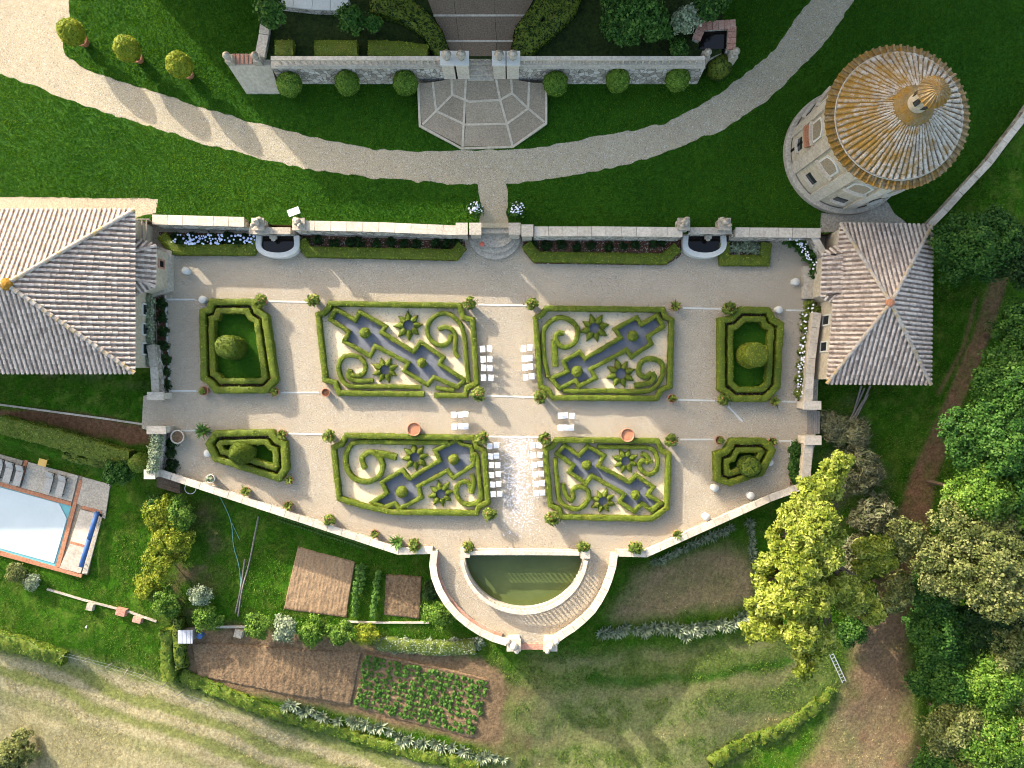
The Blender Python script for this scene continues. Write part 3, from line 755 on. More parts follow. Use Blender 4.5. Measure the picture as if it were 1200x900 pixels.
# ---- niches with fountains in the retaining wall
def niche(px, lab, who):
    c = at(px, 276, 0); y0 = at(px, 270, NW).y
    root = thing('wall_fountain', lab, 'fountain', (c.x, y0, 0))
    rim = [(px - 22, 272), (px - 22, 290), (px - 13, 297), (px + 1, 299), (px + 13, 297), (px + 22, 290), (px + 22, 272)]
    P = [at(q[0], q[1], .75) for q in rim]; P[0].y = P[-1].y = y0 - .1
    mb = MB(); mb.strip(smooth_path(P, 3), .42, 0, .75); mb.build('basin_rim', 'white_stone', root)
    P2 = [at(q[0], q[1], .75) for q in rim]; P2[0].y = P2[-1].y = y0 - .1
    mb = MB(); mb.add([(q.x, q.y, .42) for q in P2], [tuple(range(len(P2)))]); mb.build('water', 'dark_water', root)
    a, b_ = at(px - 27, 270, NW), at(px + 27, 270, NW)
    mb = MB(); mb.box((c.x, y0 + .12, .9), (b_.x - a.x - .3, .4, 1.8)); mb.build('back_wall', 'rubble', root)
    mb = MB(); mb.box((c.x, y0 + .05, 1.86), (b_.x - a.x - .35, .55, .12)); mb.build('back_coping', 'stone', root)
    mb = MB(); mb.box((c.x, y0 - .3, 1.0), (.5, .25, .45)); mb.lathe((c.x, y0 - .42, 1.0), [(.12, -.15), (.22, 0), (.1, .18)], 8); mb.build('spout_mask', 'stone', root)
    for s in (-1, 1):
        q = at(px + s * 24, 262, 2.6); r2 = thing('wall_pier', '%s beside the %s' % ('stone pier with weathered crouching figure' , who + (', house side' if s < 0 else ', steps side') if px < 500 else who + (', steps side' if s < 0 else ', pavilion side')), 'pier', (q.x, q.y, 0))
        mb = MB(); mb.box((q.x, q.y, 1.15), (.85, .85, 2.3)); mb.build('shaft', 'rubble', r2)
        mb = MB(); mb.box((q.x, q.y, 2.38), (1.0, 1.0, .14)); mb.build('cap', 'stone', r2)
        V1, F1 = ball_surface((q.x + .02, q.y + .1, 2.78), .3, .34, 10, 7, .35, px + s)
        V2, F2 = ball_surface((q.x + .25 * s, q.y - .22, 2.95), .18, .2, 8, 6, .3, px + s + 3)
        V3, F3 = ball_surface((q.x - .2 * s, q.y + .3, 2.62), .24, .2, 8, 6, .4, px + s + 6)
        VV = np.concatenate([V1, V2, V3]); FF = np.concatenate([F1, F2 + len(V1), F3 + len(V1) + len(V2)])
        put('carved_figure', np_mesh('carved_figure', VV - np.array(r2.location), FF, np.full(len(FF), .4), True), 'stone', r2)
niche(325, 'curved stone wall fountain with dark basin beside the lamp panel', 'lamp panel fountain')
niche(826, 'curved stone wall fountain with dark basin near the tower', 'tower side fountain')

# ---- garden steps on the axis
st = thing('garden_steps', 'rounded grey stone steps leading down from the path into the garden', 'steps', at(580, 285, 0))
for k, (a, b_, z) in enumerate(((31, 29, .24), (26, 22, .48), (21, 15, .72))):
    P = [at(580 + q[0], 275 + q[1], z) for q in arc(0, 0, a, b_, 0, 180, 14)]
    P[0].y = P[-1].y = at(0, 271, .4).y
    mb = MB(); mb.prism(P, -.03, z); mb.build('tread', 'stone', st)
for k, (y0, y1, z) in enumerate(((266, 273, .96), (262, 267, 1.19))):
    p0, p1 = at(563, y1, z), at(596, y0, z)
    mb = MB(); mb.box(((p0.x + p1.x) / 2, (p0.y + p1.y) / 2, (z - .5) / 2 + .25), (p1.x - p0.x, p1.y - p0.y + .04, z + .45)); mb.build('tread', 'drive_gravel' if k else 'stone', st)
p = at(565, 286, .76); mb = MB(); mb.lathe((p.x, p.y, .721), [(.2, 0), (.2, .05), (.1, .12)], 9); mb.build('flower_basket', 'flower_red'); tag(bpy.data.objects['flower_basket'], 'small pink bunch of petals lying on the garden steps', 'flowers')
for px, py, lab in ((541, 268, 'weathered wall-end pier beside the garden steps, house side'), (557, 268, 'gate pier with plant by garden steps, house side'), (603, 268, 'gate pier with pot by garden steps, tower side'), (618, 270, 'weathered wall-end pier beside the garden steps, tower side')):
    pier('gate_pier', lab, px, py, 0, 2.5, .8, .8, .16, 'stone')
# ================================================================== ROOFS
def tile_row_mesh(length, pitch_vec, r=.105, tile=.42):
    """one run of overlapping half-round cover tiles along +Y, crown up +Z"""
    n = max(1, int(round(length / tile))); V = []; F = []; A = []; m = 6
    for k in range(n):
        y0 = length * k / n; y1 = min(length, length * (k + 1) / n + .05)
        tone = random.random(); jx = random.uniform(-.012, .012); jr = random.uniform(.94, 1.06)
        b = len(V)
        for y, rr, dz in ((y0, r * 1.12 * jr, .035), (y1, r * .86 * jr, .0)):
            for i in range(m):
                t = math.pi * i / (m - 1)
                V.append((jx - rr * math.cos(t), y, dz + rr * .68 * math.sin(t)))
        for i in range(m - 1):
            F.append((b + i, b + m + i, b + m + i + 1, b + i + 1)); A.append(tone)
        c = len(V); V.append((jx, y0, .0)); 
    # open lower end shows as a shadowed mouth
    return V, F, A
def roof_face(root, e0, e1, tops, spacing=.38, mat='roof_tile', pan='pan_tile', r=.105, tile=.42, start=0.0):
    """planar roof face: eave e0->e1 (seen from outside, left to right), tops = other corners from e1 round to e0"""
    e0, e1 = Vector(e0), Vector(e1); tops = [Vector(t) for t in tops]
    u = (e1 - e0).normalized(); L = (e1 - e0).length
    n_ = u.cross(tops[0] - e0).normalized()
    if n_.z < 0: n_ = -n_
    w = n_.cross(u).normalized()
    if w.z < 0: w = -w
    poly = [((p - e0).dot(u), (p - e0).dot(w)) for p in [e1] + tops + [e0]]
    def top(t):
        for (a, h0), (c, h1) in zip(poly[:-1], poly[1:]):
            lo, hi = min(a, c), max(a, c)
            if lo - 1e-6 <= t <= hi + 1e-6 and abs(c - a) > 1e-6: return h0 + (h1 - h0) * (t - a) / (c - a)
        return 0.0
    off = Vector(root.location); Mx = Matrix((u, w, n_)).transposed()
    # stepped flat pan tiles, one part
    mb = MB(); N = int(L / spacing)
    s = L / N
    for i in range(N):
        tm = (i + .5) * s; H = top(tm); k = 0
        Ha, Hb = top(i * s), top((i + 1) * s); Hm = max(Ha, Hb)
        nn = max(1, int(round(Hm / tile)))
        for k in range(nn):
            h0, h1 = Hm * k / nn, Hm * (k + 1) / nn + .03
            q = [(i * s, min(h0, Ha)), ((i + 1) * s, min(h0, Hb)), ((i + 1) * s, min(h1, Hb)), (i * s, min(h1, Ha))]
            if q[2][1] - q[1][1] < .01 and q[3][1] - q[0][1] < .01: continue
            vs = [e0 + u * a + w * h + n_ * (.045 if j < 2 else .01) for j, (a, h) in enumerate(q)]
            mb.add(vs, [(0, 1, 2, 3)])
    o = mb.build('pan_tiles', pan, root); tag(o, kind='stuff')
    for i in range(N + 1):
        t = min(max(i * s, .06), L - .06); H = top(t)
        if H < .15: continue
        V, F, A = tile_row_mesh(H + .05, None, r, tile)
        VV = [e0 + u * (t + v[0]) + w * (v[1] - .06) + n_ * (v[2] + .03) - off for v in V]
        me = bpy.data.meshes.new('tile_row'); me.from_pydata(VV, [], F)
        at_ = me.attributes.new('var', 'FLOAT', 'FACE'); at_.data.foreach_set('value', np.array(A, dtype=np.float32))
        put('tile_row', me, mat, root)
def hip_caps(root, a, b_, r=.17, mat='hip_tile', tile=.45):
    a, b_ = Vector(a), Vector(b_); d = b_ - a; n = max(2, int(d.length / tile)); dn = d.normalized()
    side = dn.cross(Vector((0, 0, 1))).normalized(); up = side.cross(dn).normalized(); off = Vector(root.location)
    mb = MB()
    for k in range(n):
        p, q = a.lerp(b_, k / n), a.lerp(b_, min(1.0, (k + 1.12) / n)); vs = []
        for c, rr, l in ((p, r * 1.1, .1), (q, r * .88, .06)):
            for i in range(7):
                t = math.pi * i / 6
                vs.append(c + side * (-math.cos(t) * rr) + up * (math.sin(t) * rr * .8 + l - .02))
        mb.add(vs, [(i, i + 1, 7 + i + 1, 7 + i) for i in range(6)] + [tuple(range(7))])
    mb.build('hip_cap', mat, root)
def win(root, c, w, h, nrm, frame='white_stone', pane='window_glass', depth=.12, name='window'):
    """a framed window standing slightly proud of its wall: window > frame, pane, sill"""
    c = Vector(c); nrm = Vector(nrm).normalized(); rz = math.atan2(nrm.y, nrm.x) - math.pi / 2 + math.pi
    mb = MB(); mb.box(c + nrm * .01, (w, .06, h), rz); g = mb.build(name, pane, root)
    mb = MB(); t = Vector((-nrm.y, nrm.x, 0))
    for s in (-1, 1):
        mb.box(c + t * s * (w / 2 + .06) + nrm * .03, (.12, .14, h + .24), rz)
        mb.box(c + Vector((0, 0, s * (h / 2 + .06))) + nrm * .03, (w, .13, .12), rz)
    off = Vector(root.location)
    mb.build('frame', frame, g)

# ---- large house on the left of the garden
EZ, AZ = 3.9, 6.9
NE, SE, AP = at(154, 246, EZ), at(162, 437, EZ), at(8, 333, AZ)
NE.x = SE.x = (NE.x + SE.x) / 2
NWc, SWc = Vector((-66, NE.y, EZ)), Vector((-66, SE.y, EZ))
APW = Vector((-66 + (NE.x - AP.x), AP.y, AZ))        # ridge runs on westward out of the frame
house = thing('house', 'large pyramid roofed house with pinkish grey tiles beside the white pool', 'house', (AP.x, AP.y, -2))
mb = MB(); cx, cy = (NE.x + NWc.x) / 2, (NE.y + SE.y) / 2
mb.box((cx, cy, .85), (NE.x - NWc.x - 1.0, NE.y - SE.y - 1.0, 5.7)); mb.build('wall', 'plaster', house)
mb = MB(); mb.box((cx, cy, EZ - .1), (NE.x - NWc.x - .1, NE.y - SE.y - .1, .14)); mb.build('eave_board', 'grey_wood', house)
apex = AP
roof_face(house, NE, NWc, [APW, apex]); roof_face(house, SE, NE, [apex]); roof_face(house, SWc, SE, [apex, APW]); roof_face(house, NWc, SWc, [APW])
for c, t_ in ((NE, apex), (SE, apex), (SWc, APW), (NWc, APW), (APW, apex)): hip_caps(house, c, t_ + Vector((0, 0, .05)))
mb = MB(); mb.lathe(apex + Vector((0, 0, 0)), [(.5, 0), (.42, .18), (.15, .3)], 10); mb.build('apex_cap', 'tower_lichen', house)
for k in range(3):
    win(house, (NE.x - .5 - 0, SE.y + 2.0 + k * 1.6, 1.2), .8, 1.2, (1, 0, 0))
for k in range(10):
    win(house, (NWc.x + 4 + k * 3, SE.y + .5, 1.0), .9, 1.3, (0, -1, 0)); win(house, (NWc.x + 4 + k * 3, NE.y - .5, 2.4), .9, 1.1, (0, 1, 0))
# polygonal bay on its garden side
bay = thing('chapel_bay', 'small polygonal bay with tiled roof on the large house', 'bay', at(175, 314, 0))
bz = 2.75; be = [(157, 285), (183, 287), (183, 336), (171, 344), (157, 344)]
E = atl([(166, 279), (183, 288), (182, 336), (170, 345)], bz); x0 = NE.x - .45
E2 = [Vector((x0, E[0].y, bz))] + [E[1], E[2]] + [Vector((x0, E[3].y, bz))]
mb = MB(); inn_ = [Vector((x0 + .1, E2[0].y - .3, 0)), Vector((E[1].x - .1, E[1].y - .2, 0)), Vector((E[2].x - .1, E[2].y + .2, 0)), Vector((x0 + .1, E2[3].y + .3, 0))]
mb.prism([(p.x, p.y) for p in inn_], -.05, bz - .05); mb.build('wall', 'plaster', bay)
mb = MB(); mb.prism([(p.x + (.28 if i in (1, 2) else 0), p.y + (.2 if i < 2 else -.2)) for i, p in enumerate(inn_)], -.05, .55); mb.build('plinth', 'stone', bay)
pk = Vector((x0 + .05, (E[1].y + E[2].y) / 2, bz + .85))
tp = [pk + Vector((0, 1.0, 0)), pk - Vector((0, 1.0, 0))]
roof_face(bay, E2[2], E2[1], [tp[0], tp[1]]); roof_face(bay, E2[1], E2[0], [tp[0]], spacing=.36); roof_face(bay, E2[3], E2[2], [tp[1]], spacing=.36)
hip_caps(bay, E2[1], tp[0], .13, 'roof_tile'); hip_caps(bay, E2[2], tp[1], .13, 'roof_tile')
c = (inn_[1] + inn_[2]) / 2; win(bay, (c.x, c.y + .35, 1.7), .5, .7, (1, 0, 0), 'brick', 'dark_void')
# rafter frame and short wall at the house corner
mb = MB(); a = at(160, 262, 2.4)
for k in range(3): mb.box((a.x + .1 + k * .35, a.y - .6, 2.4), (.08, 1.9, .1))
mb.box((a.x + .45, a.y + .35, 2.4), (1.2, .08, .12)); mb.box((a.x + .05, a.y + .3, 1.15), (.08, .08, 2.4)); mb.box((a.x + .9, a.y + .3, 1.15), (.08, .08, 2.4))
tag(mb.build('pergola', 'grey_wood', loc=(a.x, a.y, 0)), 'open grey timber pergola at the corner of the large house', 'pergola')

# ---- tiled pavilion on the right
EZ2, AZ2 = 3.0, 6.2
c4 = atl([(985, 262), (1092, 264), (1090, 450), (969, 449)], EZ2); A2 = at(1043, 355, AZ2)
pav = thing('pavilion', 'pale grey tiled pavilion with pyramid roof below the round tower', 'house', (A2.x, A2.y, -1.5))
q = [p.lerp(Vector((A2.x, A2.y, EZ2)), .055) for p in c4]
mb = MB(); mb.prism([(p.x, p.y) for p in q], -2, EZ2 - .02); mb.build('wall', 'plaster', pav)
mb = MB(); mb.prism([(p.x, p.y) for p in [p.lerp(Vector((A2.x, A2.y, EZ2)), .01) for p in c4]], EZ2 - .12, EZ2 - .03); mb.build('eave_board', 'grey_wood', pav)
for i in range(4): roof_face(pav, c4[(i + 1) % 4], c4[i], [A2], spacing=.36); hip_caps(pav, c4[i], A2 + Vector((0, 0, .05)), .15)
mb = MB(); mb.lathe(A2, [(.36, -.02), (.3, .16), (.12, .26)], 9); mb.build('apex_cap', 'terracotta', pav)
for i in range(4):
    a, b_ = q[i], q[(i + 1) % 4]; mid = (a + b_) / 2; nn = Vector((mid.x - A2.x, mid.y - A2.y, 0)).normalized()
    for t in ((.25, .75) if i != 3 else (.22, .4)):
        p = a.lerp(b_, t); win(pav, (p.x, p.y, 1.6), .7, 1.1, (b_ - a).cross(Vector((0, 0, 1))).normalized() * (1 if (b_ - a).cross(Vector((0, 0, 1))).dot(nn) > 0 else -1))
b2 = thing('pavilion_bay', 'low tiled bay on the garden side of the pavilion', 'bay', at(962, 322, 0))
E = atl([(984, 287), (964, 297), (962, 348), (973, 357)], 2.7); xw = (c4[0].x + c4[3].x) / 2 + .55
t1, t2 = Vector((xw, E[1].y - .2, 3.5)), Vector((xw, E[2].y + .2, 3.5))
Ea, Eb = Vector((xw, E[0].y, 2.7)), Vector((xw, E[3].y - .1, 2.7))
mb = MB(); mb.prism([(Ea.x, Ea.y - .3), (E[1].x + .3, E[1].y - .2), (E[2].x + .3, E[2].y + .2), (Eb.x, Eb.y + .3)], -.05, 2.66); mb.build('wall', 'plaster', b2)
roof_face(b2, E[1], E[2], [t2, t1], spacing=.36); roof_face(b2, Ea, E[1], [t1], spacing=.34); roof_face(b2, E[2], Eb, [t2], spacing=.34)
# stone bench below it
mb = MB(); a = at(948, 331, .45); mb.box((a.x, a.y, .2), (.9, 2.7, .5)); tag(mb.build('stone_bench', 'stone', loc=(a.x, a.y, 0)), 'long grey stone bench against the pavilion bay', 'bench')

# ---- round tower
tc = at(990, 180, LZ); TX, TY = tc.x, tc.y
tower = thing('round_tower', 'round cream tower with conical lichen covered tile roof and lantern', 'tower', (TX, TY, LZ))
def polar(r, t, z): return Vector((TX + r * math.cos(t), TY + r * math.sin(t), z))
mb = MB(); mb.lathe((TX, TY, 0), [(5.08, LZ - .4), (5.08, LZ + .55), (4.98, LZ + .62), (4.7, LZ + .66)], 72, caps=False); mb.build('plinth', 'stone', tower)
mb = MB(); mb.lathe((TX, TY, 0), [(4.62, LZ), (4.56, 9.0)], 72, caps=False); mb.build('wall', 'plaster', tower)
mb = MB(); mb.lathe((TX, TY, 0), [(4.56, 8.35), (4.74, 8.4), (4.8, 8.7), (4.98, 8.8), (4.98, 9.06), (4.5, 9.08)], 72, caps=False); mb.build('cornice', 'pale_stone', tower)
mb = MB(); mb.lathe((TX, TY, 0), [(4.6, 4.55), (4.72, 4.58), (4.72, 4.72), (4.6, 4.75)], 72, caps=False)
for k in range(10):
    t = R(18 + k * 36)
    m2 = MB(); p = polar(4.63, t, 5.0); m2.box((p.x, p.y, 5.1), (.22, .85, 6.5), t); m2.build('pilaster', 'pale_stone', tower)
for k in range(10):
    t = R(36 * k); 
    if k in (5, 6, 7, 8, 4):
        # arched upper window: frame, recessed reveal and lower slit
        def curved(r0, r1, ta, tb, z0, z1, name, mat, n=6, archn=0):
            mm = MB(); vs = []
            for rr in (r0, r1):
                for zz in (z0, z1):
                    for i in range(n + 1):
                        s = i / n; dz = (archn * (1 - (2 * s - 1) ** 2) if zz == z1 else 0)
                        vs.append(polar(rr, ta + (tb - ta) * s, zz + dz))
            m_ = n + 1; fs = []
            for i in range(n):
                fs += [(2 * m_ + i, 2 * m_ + i + 1, 3 * m_ + i + 1, 3 * m_ + i), (m_ + i, m_ + i + 1, 3 * m_ + i + 1, 3 * m_ + i), (i, i + 1, 2 * m_ + i + 1, 2 * m_ + i)]
            fs += [(0, m_, 3 * m_, 2 * m_), (n, m_ + n, 3 * m_ + n, 2 * m_ + n)]
            mm.add(vs, fs); return mm.build(name, mat, tower)
        h = .13
        curved(4.5, 4.68, t - h - .035, t + h + .035, 6.0, 7.3, 'window_frame', 'white_stone', archn=.42)
        curved(4.5, 4.7, t - h, t + h, 6.1, 7.2, 'window', 'paving', archn=.36)
        curved(4.5, 4.9, t - h - .06, t + h + .06, 5.86, 6.0, 'sill', 'pale_stone')
        curved(4.5, 4.67, t - .1, t + .1, 3.2, 3.9, 'window', 'window_glass')
        curved(4.5, 4.86, t - .13, t + .13, 3.05, 3.2, 'sill', 'pale_stone')
        if k == 5: curved(4.5, 5.0, t - .17, t + .17, 5.1, 5.42, 'lintel', 'terracotta', 10)
        if k == 5: curved(4.5, 4.69, t - .02, t + .02, 1.7, 4.0, 'drain_slot', 'dark_void')
# roof: skirt, bright drip ring, cone of radial tile rows, lantern
mb = MB(); SK = 64
for k in range(4):
    for i in range(SK * 2):
        t0, t1 = 2 * math.pi * i / (SK * 2), 2 * math.pi * (i + 1) / (SK * 2)
        r0, r1 = 5.12 - k * .24, 5.12 - (k + 1) * .24 - .04
        z0, z1 = 9.08 + k * .07 + .05, 9.08 + (k + 1) * .07
        mb.add([polar(r0, t0, z0), polar(r0, t1, z0), polar(r1, t1, z1), polar(r1, t0, z1)], [(0, 1, 2, 3)])
mb.lathe((TX, TY, 0), [(5.1, 9.08), (5.12, 9.13)], SK, caps=False)
o = mb.build('roof_skirt', 'tower_lichen', tower)
for i in range(SK):
    t = 2 * math.pi * (i + .5) / SK; mb = MB()
    for k in range(2): mb.tube(polar(5.16 - k * .36, t, 9.16 + k * .11), polar(4.78 - k * .36, t + random.uniform(-.004, .004), 9.24 + k * .11), .1 * random.uniform(.9, 1.1), .08, 7)
    mb.build('skirt_tile_row', 'tower_lichen', tower)
CR, CZ0, CZ1, IR = 4.42, 9.42, 11.55, .95
mb = MB()
for k in range(10):
    for i in range(SK):
        t0, t1 = 2 * math.pi * i / SK, 2 * math.pi * (i + 1) / SK
        f0, f1 = k / 10, (k + 1) / 10
        g = lambda f_: (CR + (IR - CR) * f_, CZ0 + (CZ1 - CZ0) * f_)
        (r0, z0), (r1, z1) = g(f0), g(f1)
        mb.add([polar(r0, t0, z0 + .05), polar(r0, t1, z0 + .05), polar(r1 - .03, t1, z1 + .02), polar(r1 - .03, t0, z1 + .02)], [(0, 1, 2, 3)])
o = mb.build('pan_tiles', 'tower_pan', tower); tag(o, kind='stuff')
mb = MB(); mb.lathe((TX, TY, 0), [(4.5, 9.3), (4.56, 9.42), (4.5, 9.47), (4.42, 9.44)], 72, caps=False); mb.build('drip_ring', 'stone', tower)
sl = Vector((IR - CR, 0, CZ1 - CZ0)); SLEN = sl.length
for i in range(SK):
    t = 2 * math.pi * (i + .5) / SK
    nt_ = 10; V = []; F = []; A = []
    rad = Vector((math.cos(t), math.sin(t), 0)); tan = Vector((-math.sin(t), math.cos(t), 0))
    w = (rad * (IR - CR) + Vector((0, 0, CZ1 - CZ0))).normalized(); nn = tan.cross(w).normalized()
    if nn.z < 0: nn = -nn
    st0 = 0 if i % 2 == 0 else 0
    end = SLEN if i % 2 == 0 else SLEN * .86
    base = Vector((TX, TY, 0)) + rad * CR + Vector((0, 0, CZ0))
    nt_ = int(end / .36)
    for k in range(nt_):
        s0, s1 = end * k / nt_, end * (k + 1) / nt_ + .04; tone = random.random(); b0 = len(V); j = random.uniform(-.025, .025)
        for s, q_, dz in ((s0, 1.08, .05), (s1, .9, .02)):
            wd = (.105 * (1 - s / SLEN) + .045) * q_ * random.uniform(.94, 1.06)
            for m_ in range(6):
                a = math.pi * m_ / 5
                V.append(base + w * s + tan * (j - math.cos(a) * wd) + nn * (dz + math.sin(a) * wd * .8) - Vector(tower.location))
        for m_ in range(5): F.append((b0 + m_, b0 + m_ + 1, b0 + 6 + m_ + 1, b0 + 6 + m_)); A.append(tone)
        F.append(tuple(b0 + m_ for m_ in range(6))); A.append(tone * .5)
    me = bpy.data.meshes.new('tile_row'); me.from_pydata(V, [], F)
    a_ = me.attributes.new('var', 'FLOAT', 'FACE'); a_.data.foreach_set('value', np.array(A, dtype=np.float32))
    put('tile_row', me, 'tower_tile', tower)
mb = MB(); mb.lathe((TX, TY, 0), [(1.42, 11.28), (1.36, 11.42), (1.0, 11.66), (.66, 11.75)], 32, caps=False); mb.build('lantern_collar', 'tower_lichen', tower)
mb = MB(); mb.lathe((TX, TY, 0), [(.68, 11.6), (.66, 13.6)], 28); lan = mb.build('lantern', 'plaster', tower)
for k in range(6):
    t = R(30 + 60 * k); p = polar(.66, t, 12.7); mb = MB(); mb.box((p.x, p.y, 12.75), (.08, .34, .8), t); mb.build('lantern_window', 'window_glass', tower)
mb = MB()
for k in range(5):
    for i in range(22):
        t0, t1 = 2 * math.pi * i / 22, 2 * math.pi * (i + 1) / 22
        r0, r1 = 1.04 * (1 - k / 5), 1.04 * (1 - (k + 1) / 5); z0, z1 = 14.15 - .55 * (r0 / 1.04) ** 2, 14.15 - .55 * (r1 / 1.04) ** 2
        mb.add([polar(r0, t0, z0), polar(r0, t1, z0), polar(max(r1, .02), t1, z1), polar(max(r1, .02), t0, z1)], [(0, 1, 2, 3)])
mb.lathe((TX, TY, 0), [(.6, 13.5), (1.04, 13.6)], 22, caps=False); mb.build('lantern_roof', 'tower_lichen', tower)
for i in range(22):
    t = 2 * math.pi * (i + .5) / 22; mb = MB()
    dz = lambda r: 14.16 - .55 * (r / 1.04) ** 2
    for k in range(3): ra, rb = 1.07 - k * .3, .77 - k * .3; mb.tube(polar(ra, t, dz(ra)), polar(rb, t, dz(rb)), .065 - k * .016, .05 - k * .016, 6)
    mb.build('lantern_tile_row', 'tower_lichen', tower)

# ---- villa north of the frame, whose shadow lies over the lawn
def block(root, x0, x1, y0, y1, z0, z1, rh, rows, wm='plaster'):
    mb = MB(); mb.box(((x0 + x1) / 2, (y0 + y1) / 2, (z0 + z1) / 2), (x1 - x0, y1 - y0, z1 - z0)); mb.build('wall', wm, root)
    o = .5; d = min(x1 - x0, y1 - y0) / 2
    a, b_, c, e = Vector((x0 - o, y0 - o, z1)), Vector((x1 + o, y0 - o, z1)), Vector((x1 + o, y1 + o, z1)), Vector((x0 - o, y1 + o, z1))
    if x1 - x0 > y1 - y0: r0, r1 = Vector((x0 + d, (y0 + y1) / 2, z1 + rh)), Vector((x1 - d, (y0 + y1) / 2, z1 + rh)); fs = [(0, 1, 5, 4), (1, 2, 5), (2, 3, 4, 5), (3, 0, 4)]
    else: r0, r1 = Vector(((x0 + x1) / 2, y0 + d, z1 + rh)), Vector(((x0 + x1) / 2, y1 - d, z1 + rh)); fs = [(0, 1, 4), (1, 2, 5, 4), (2, 3, 5), (3, 0, 4, 5)]
    mb = MB(); mb.add([a, b_, c, e, r0, r1], fs + [(3, 2, 1, 0)]); mb.build('roof', 'roof_tile', root)
    for zz in rows:
        k = int((x1 - x0) / 3.2)
        for i in range(k): win(root, (x0 + (i + .5) * (x1 - x0) / k, y0, zz), 1.1, 1.9, (0, -1, 0))
villa = thing('villa', 'tall cream villa with tiled roof standing behind the forecourt', 'villa', at(573, -110, FZ))
VB = at(276, -64, LZ); vx0 = VB.x; vx1 = at(870, -64, LZ).x; vy = VB.y
block(villa, vx0, vx1, vy, vy + 13, 1.0, 21.8, 3.2, (6, 10.5, 14.6, 18.6))
wl = at(124, -64, LZ).x
block(villa, wl, vx0 - .05, vy + .4, vy + 9, 1.0, 11.2, 1.4, (4, 8))
wr = at(1104, -64, LZ).x
block(villa, vx1 + .05, wr, vy + .6, vy + 12, 1.0, 16.5, 3.0, (5, 9.5))
for px in (230, 320, 420, 640, 700, 800, 980):
    p = at(px, -100, LZ); zt = 26 if 276 < px < 870 else (13.5 if px < 276 else 20.5)
    mb = MB(); mb.box((p.x, vy + 6.5, zt - 2), (.9, .9, 4)); mb.build('chimney', 'plaster', villa)

# ================================================================== FORECOURT
fc = atl([(310, 70), (832, 68), (846, 62), (846, 28), (860, -80), (276, -80), (310, 20)], FZ)
sheet('forecourt', fc, 'shade_toned_ground')
n = len(fc); mb = MB(); mb.add(list(fc) + [Vector((p.x, p.y, LZ - .5)) for p in fc], [(i, (i + 1) % n, n + (i + 1) % n, n + i) for i in range(n)]); tag(mb.build('forecourt_wall', 'rubble'), kind='structure')
WT = 3.62
wy = at(0, 79, WT).y
def fwall(x0, x1, lab):
    a, b_ = at(x0, 79, WT).x, at(x1, 79, WT).x; root = thing('forecourt_retaining_wall', lab, 'wall', ((a + b_) / 2, wy, LZ))
    mb = MB(); vs = [(a, wy - .32, LZ - .1), (b_, wy - .32, LZ - .1), (b_, wy, WT), (a, wy, WT), (a, wy + .5, LZ - .1), (b_, wy + .5, LZ - .1), (b_, wy + .5, WT), (a, wy + .5, WT)]
    mb.add(vs, [(0, 1, 2, 3), (3, 2, 6, 7), (1, 5, 6, 2), (4, 0, 3, 7)]); mb.build('wall_body', 'rubble', root)
    mb = MB(); mb.box(((a + b_) / 2, wy + .22, WT + .03), (b_ - a - .02, .62, .1)); mb.build('string_course', 'pale_stone', root)
    balustrade('balustrade', lab.replace('rubble retaining wall', 'stone balustrade on the wall'), [Vector((a + .3, wy + .25, 0)), Vector(((a + b_) / 2, wy + .25, 0)), Vector((b_ - .3, wy + .25, 0))], WT + .08, 1.0, .5, w=.24)
fwall(318, 522, 'rubble retaining wall between the gate and the corner with orange tiles')
fwall(602, 826, 'rubble retaining wall between the gate and the brick tank')
# gate piers with urns
def urn(c, h, root, mat='stone'):
    mb = MB(); mb.lathe(c, [(h * .22, 0), (h * .12, h * .18), (h * .34, h * .45), (h * .38, h * .62), (h * .2, h * .72), (h * .3, h * .78), (h * .1, h * .9), (h * .05, h)], 12); mb.build('urn', mat, root, True)
for px, lab in ((524, 'outer gate pier with urn above the paved apron, tree side'), (541, 'inner gate pier with urn above the paved apron, tree side'), (585, 'inner gate pier with urn above the paved apron, tank side'), (601, 'outer gate pier with urn above the paved apron, tank side')):
    p = at(px, 74, 4.9); root = thing('gate_pier', lab, 'pier', (p.x, wy + .1, LZ))
    mb = MB(); mb.box((p.x, wy + .15, (LZ + 4.75) / 2), (.95, .95, 4.75 - LZ)); mb.build('shaft', 'pale_stone', root)
    mb = MB(); mb.box((p.x, wy + .15, 4.82), (1.12, 1.12, .16)); mb.build('cap', 'white_stone', root)
    urn((p.x, wy + .15, 4.9), 1.0, root)
# corner bastion with orange tiles, left; brick tank, right
p0, p1 = at(276, 80, 3.3), at(318, 80, 3.3)
root = thing('corner_buttress', 'splayed stone buttress topped with orange tiles at the wall end', 'buttress', (p0.x, wy, LZ))
mb = MB(); vs = [(p0.x + .15, wy - 1.2, LZ - .1), (p1.x - .02, wy - 1.2, LZ - .1), (p1.x - .02, wy + .3, 3.3), (p0.x - .6, wy + .3, 3.3), (p0.x + .15, wy + 1.2, LZ - .1), (p1.x - .02, wy + 1.2, LZ - .1), (p1.x - .02, wy + 1.2, 3.3), (p0.x - .6, wy + 1.2, 3.3)]
mb.add(vs, [(0, 1, 2, 3), (3, 2, 6, 7), (1, 5, 6, 2), (4, 0, 3, 7), (5, 4, 7, 6)]); mb.build('buttress_body', 'plaster', root)
for k in range(7):
    mb = MB(); x = p0.x - .1 + k * .33; mb.box((x, wy + .78, 3.36), (.24, .8, .1)); mb.build('cap_tile', 'brick', root)
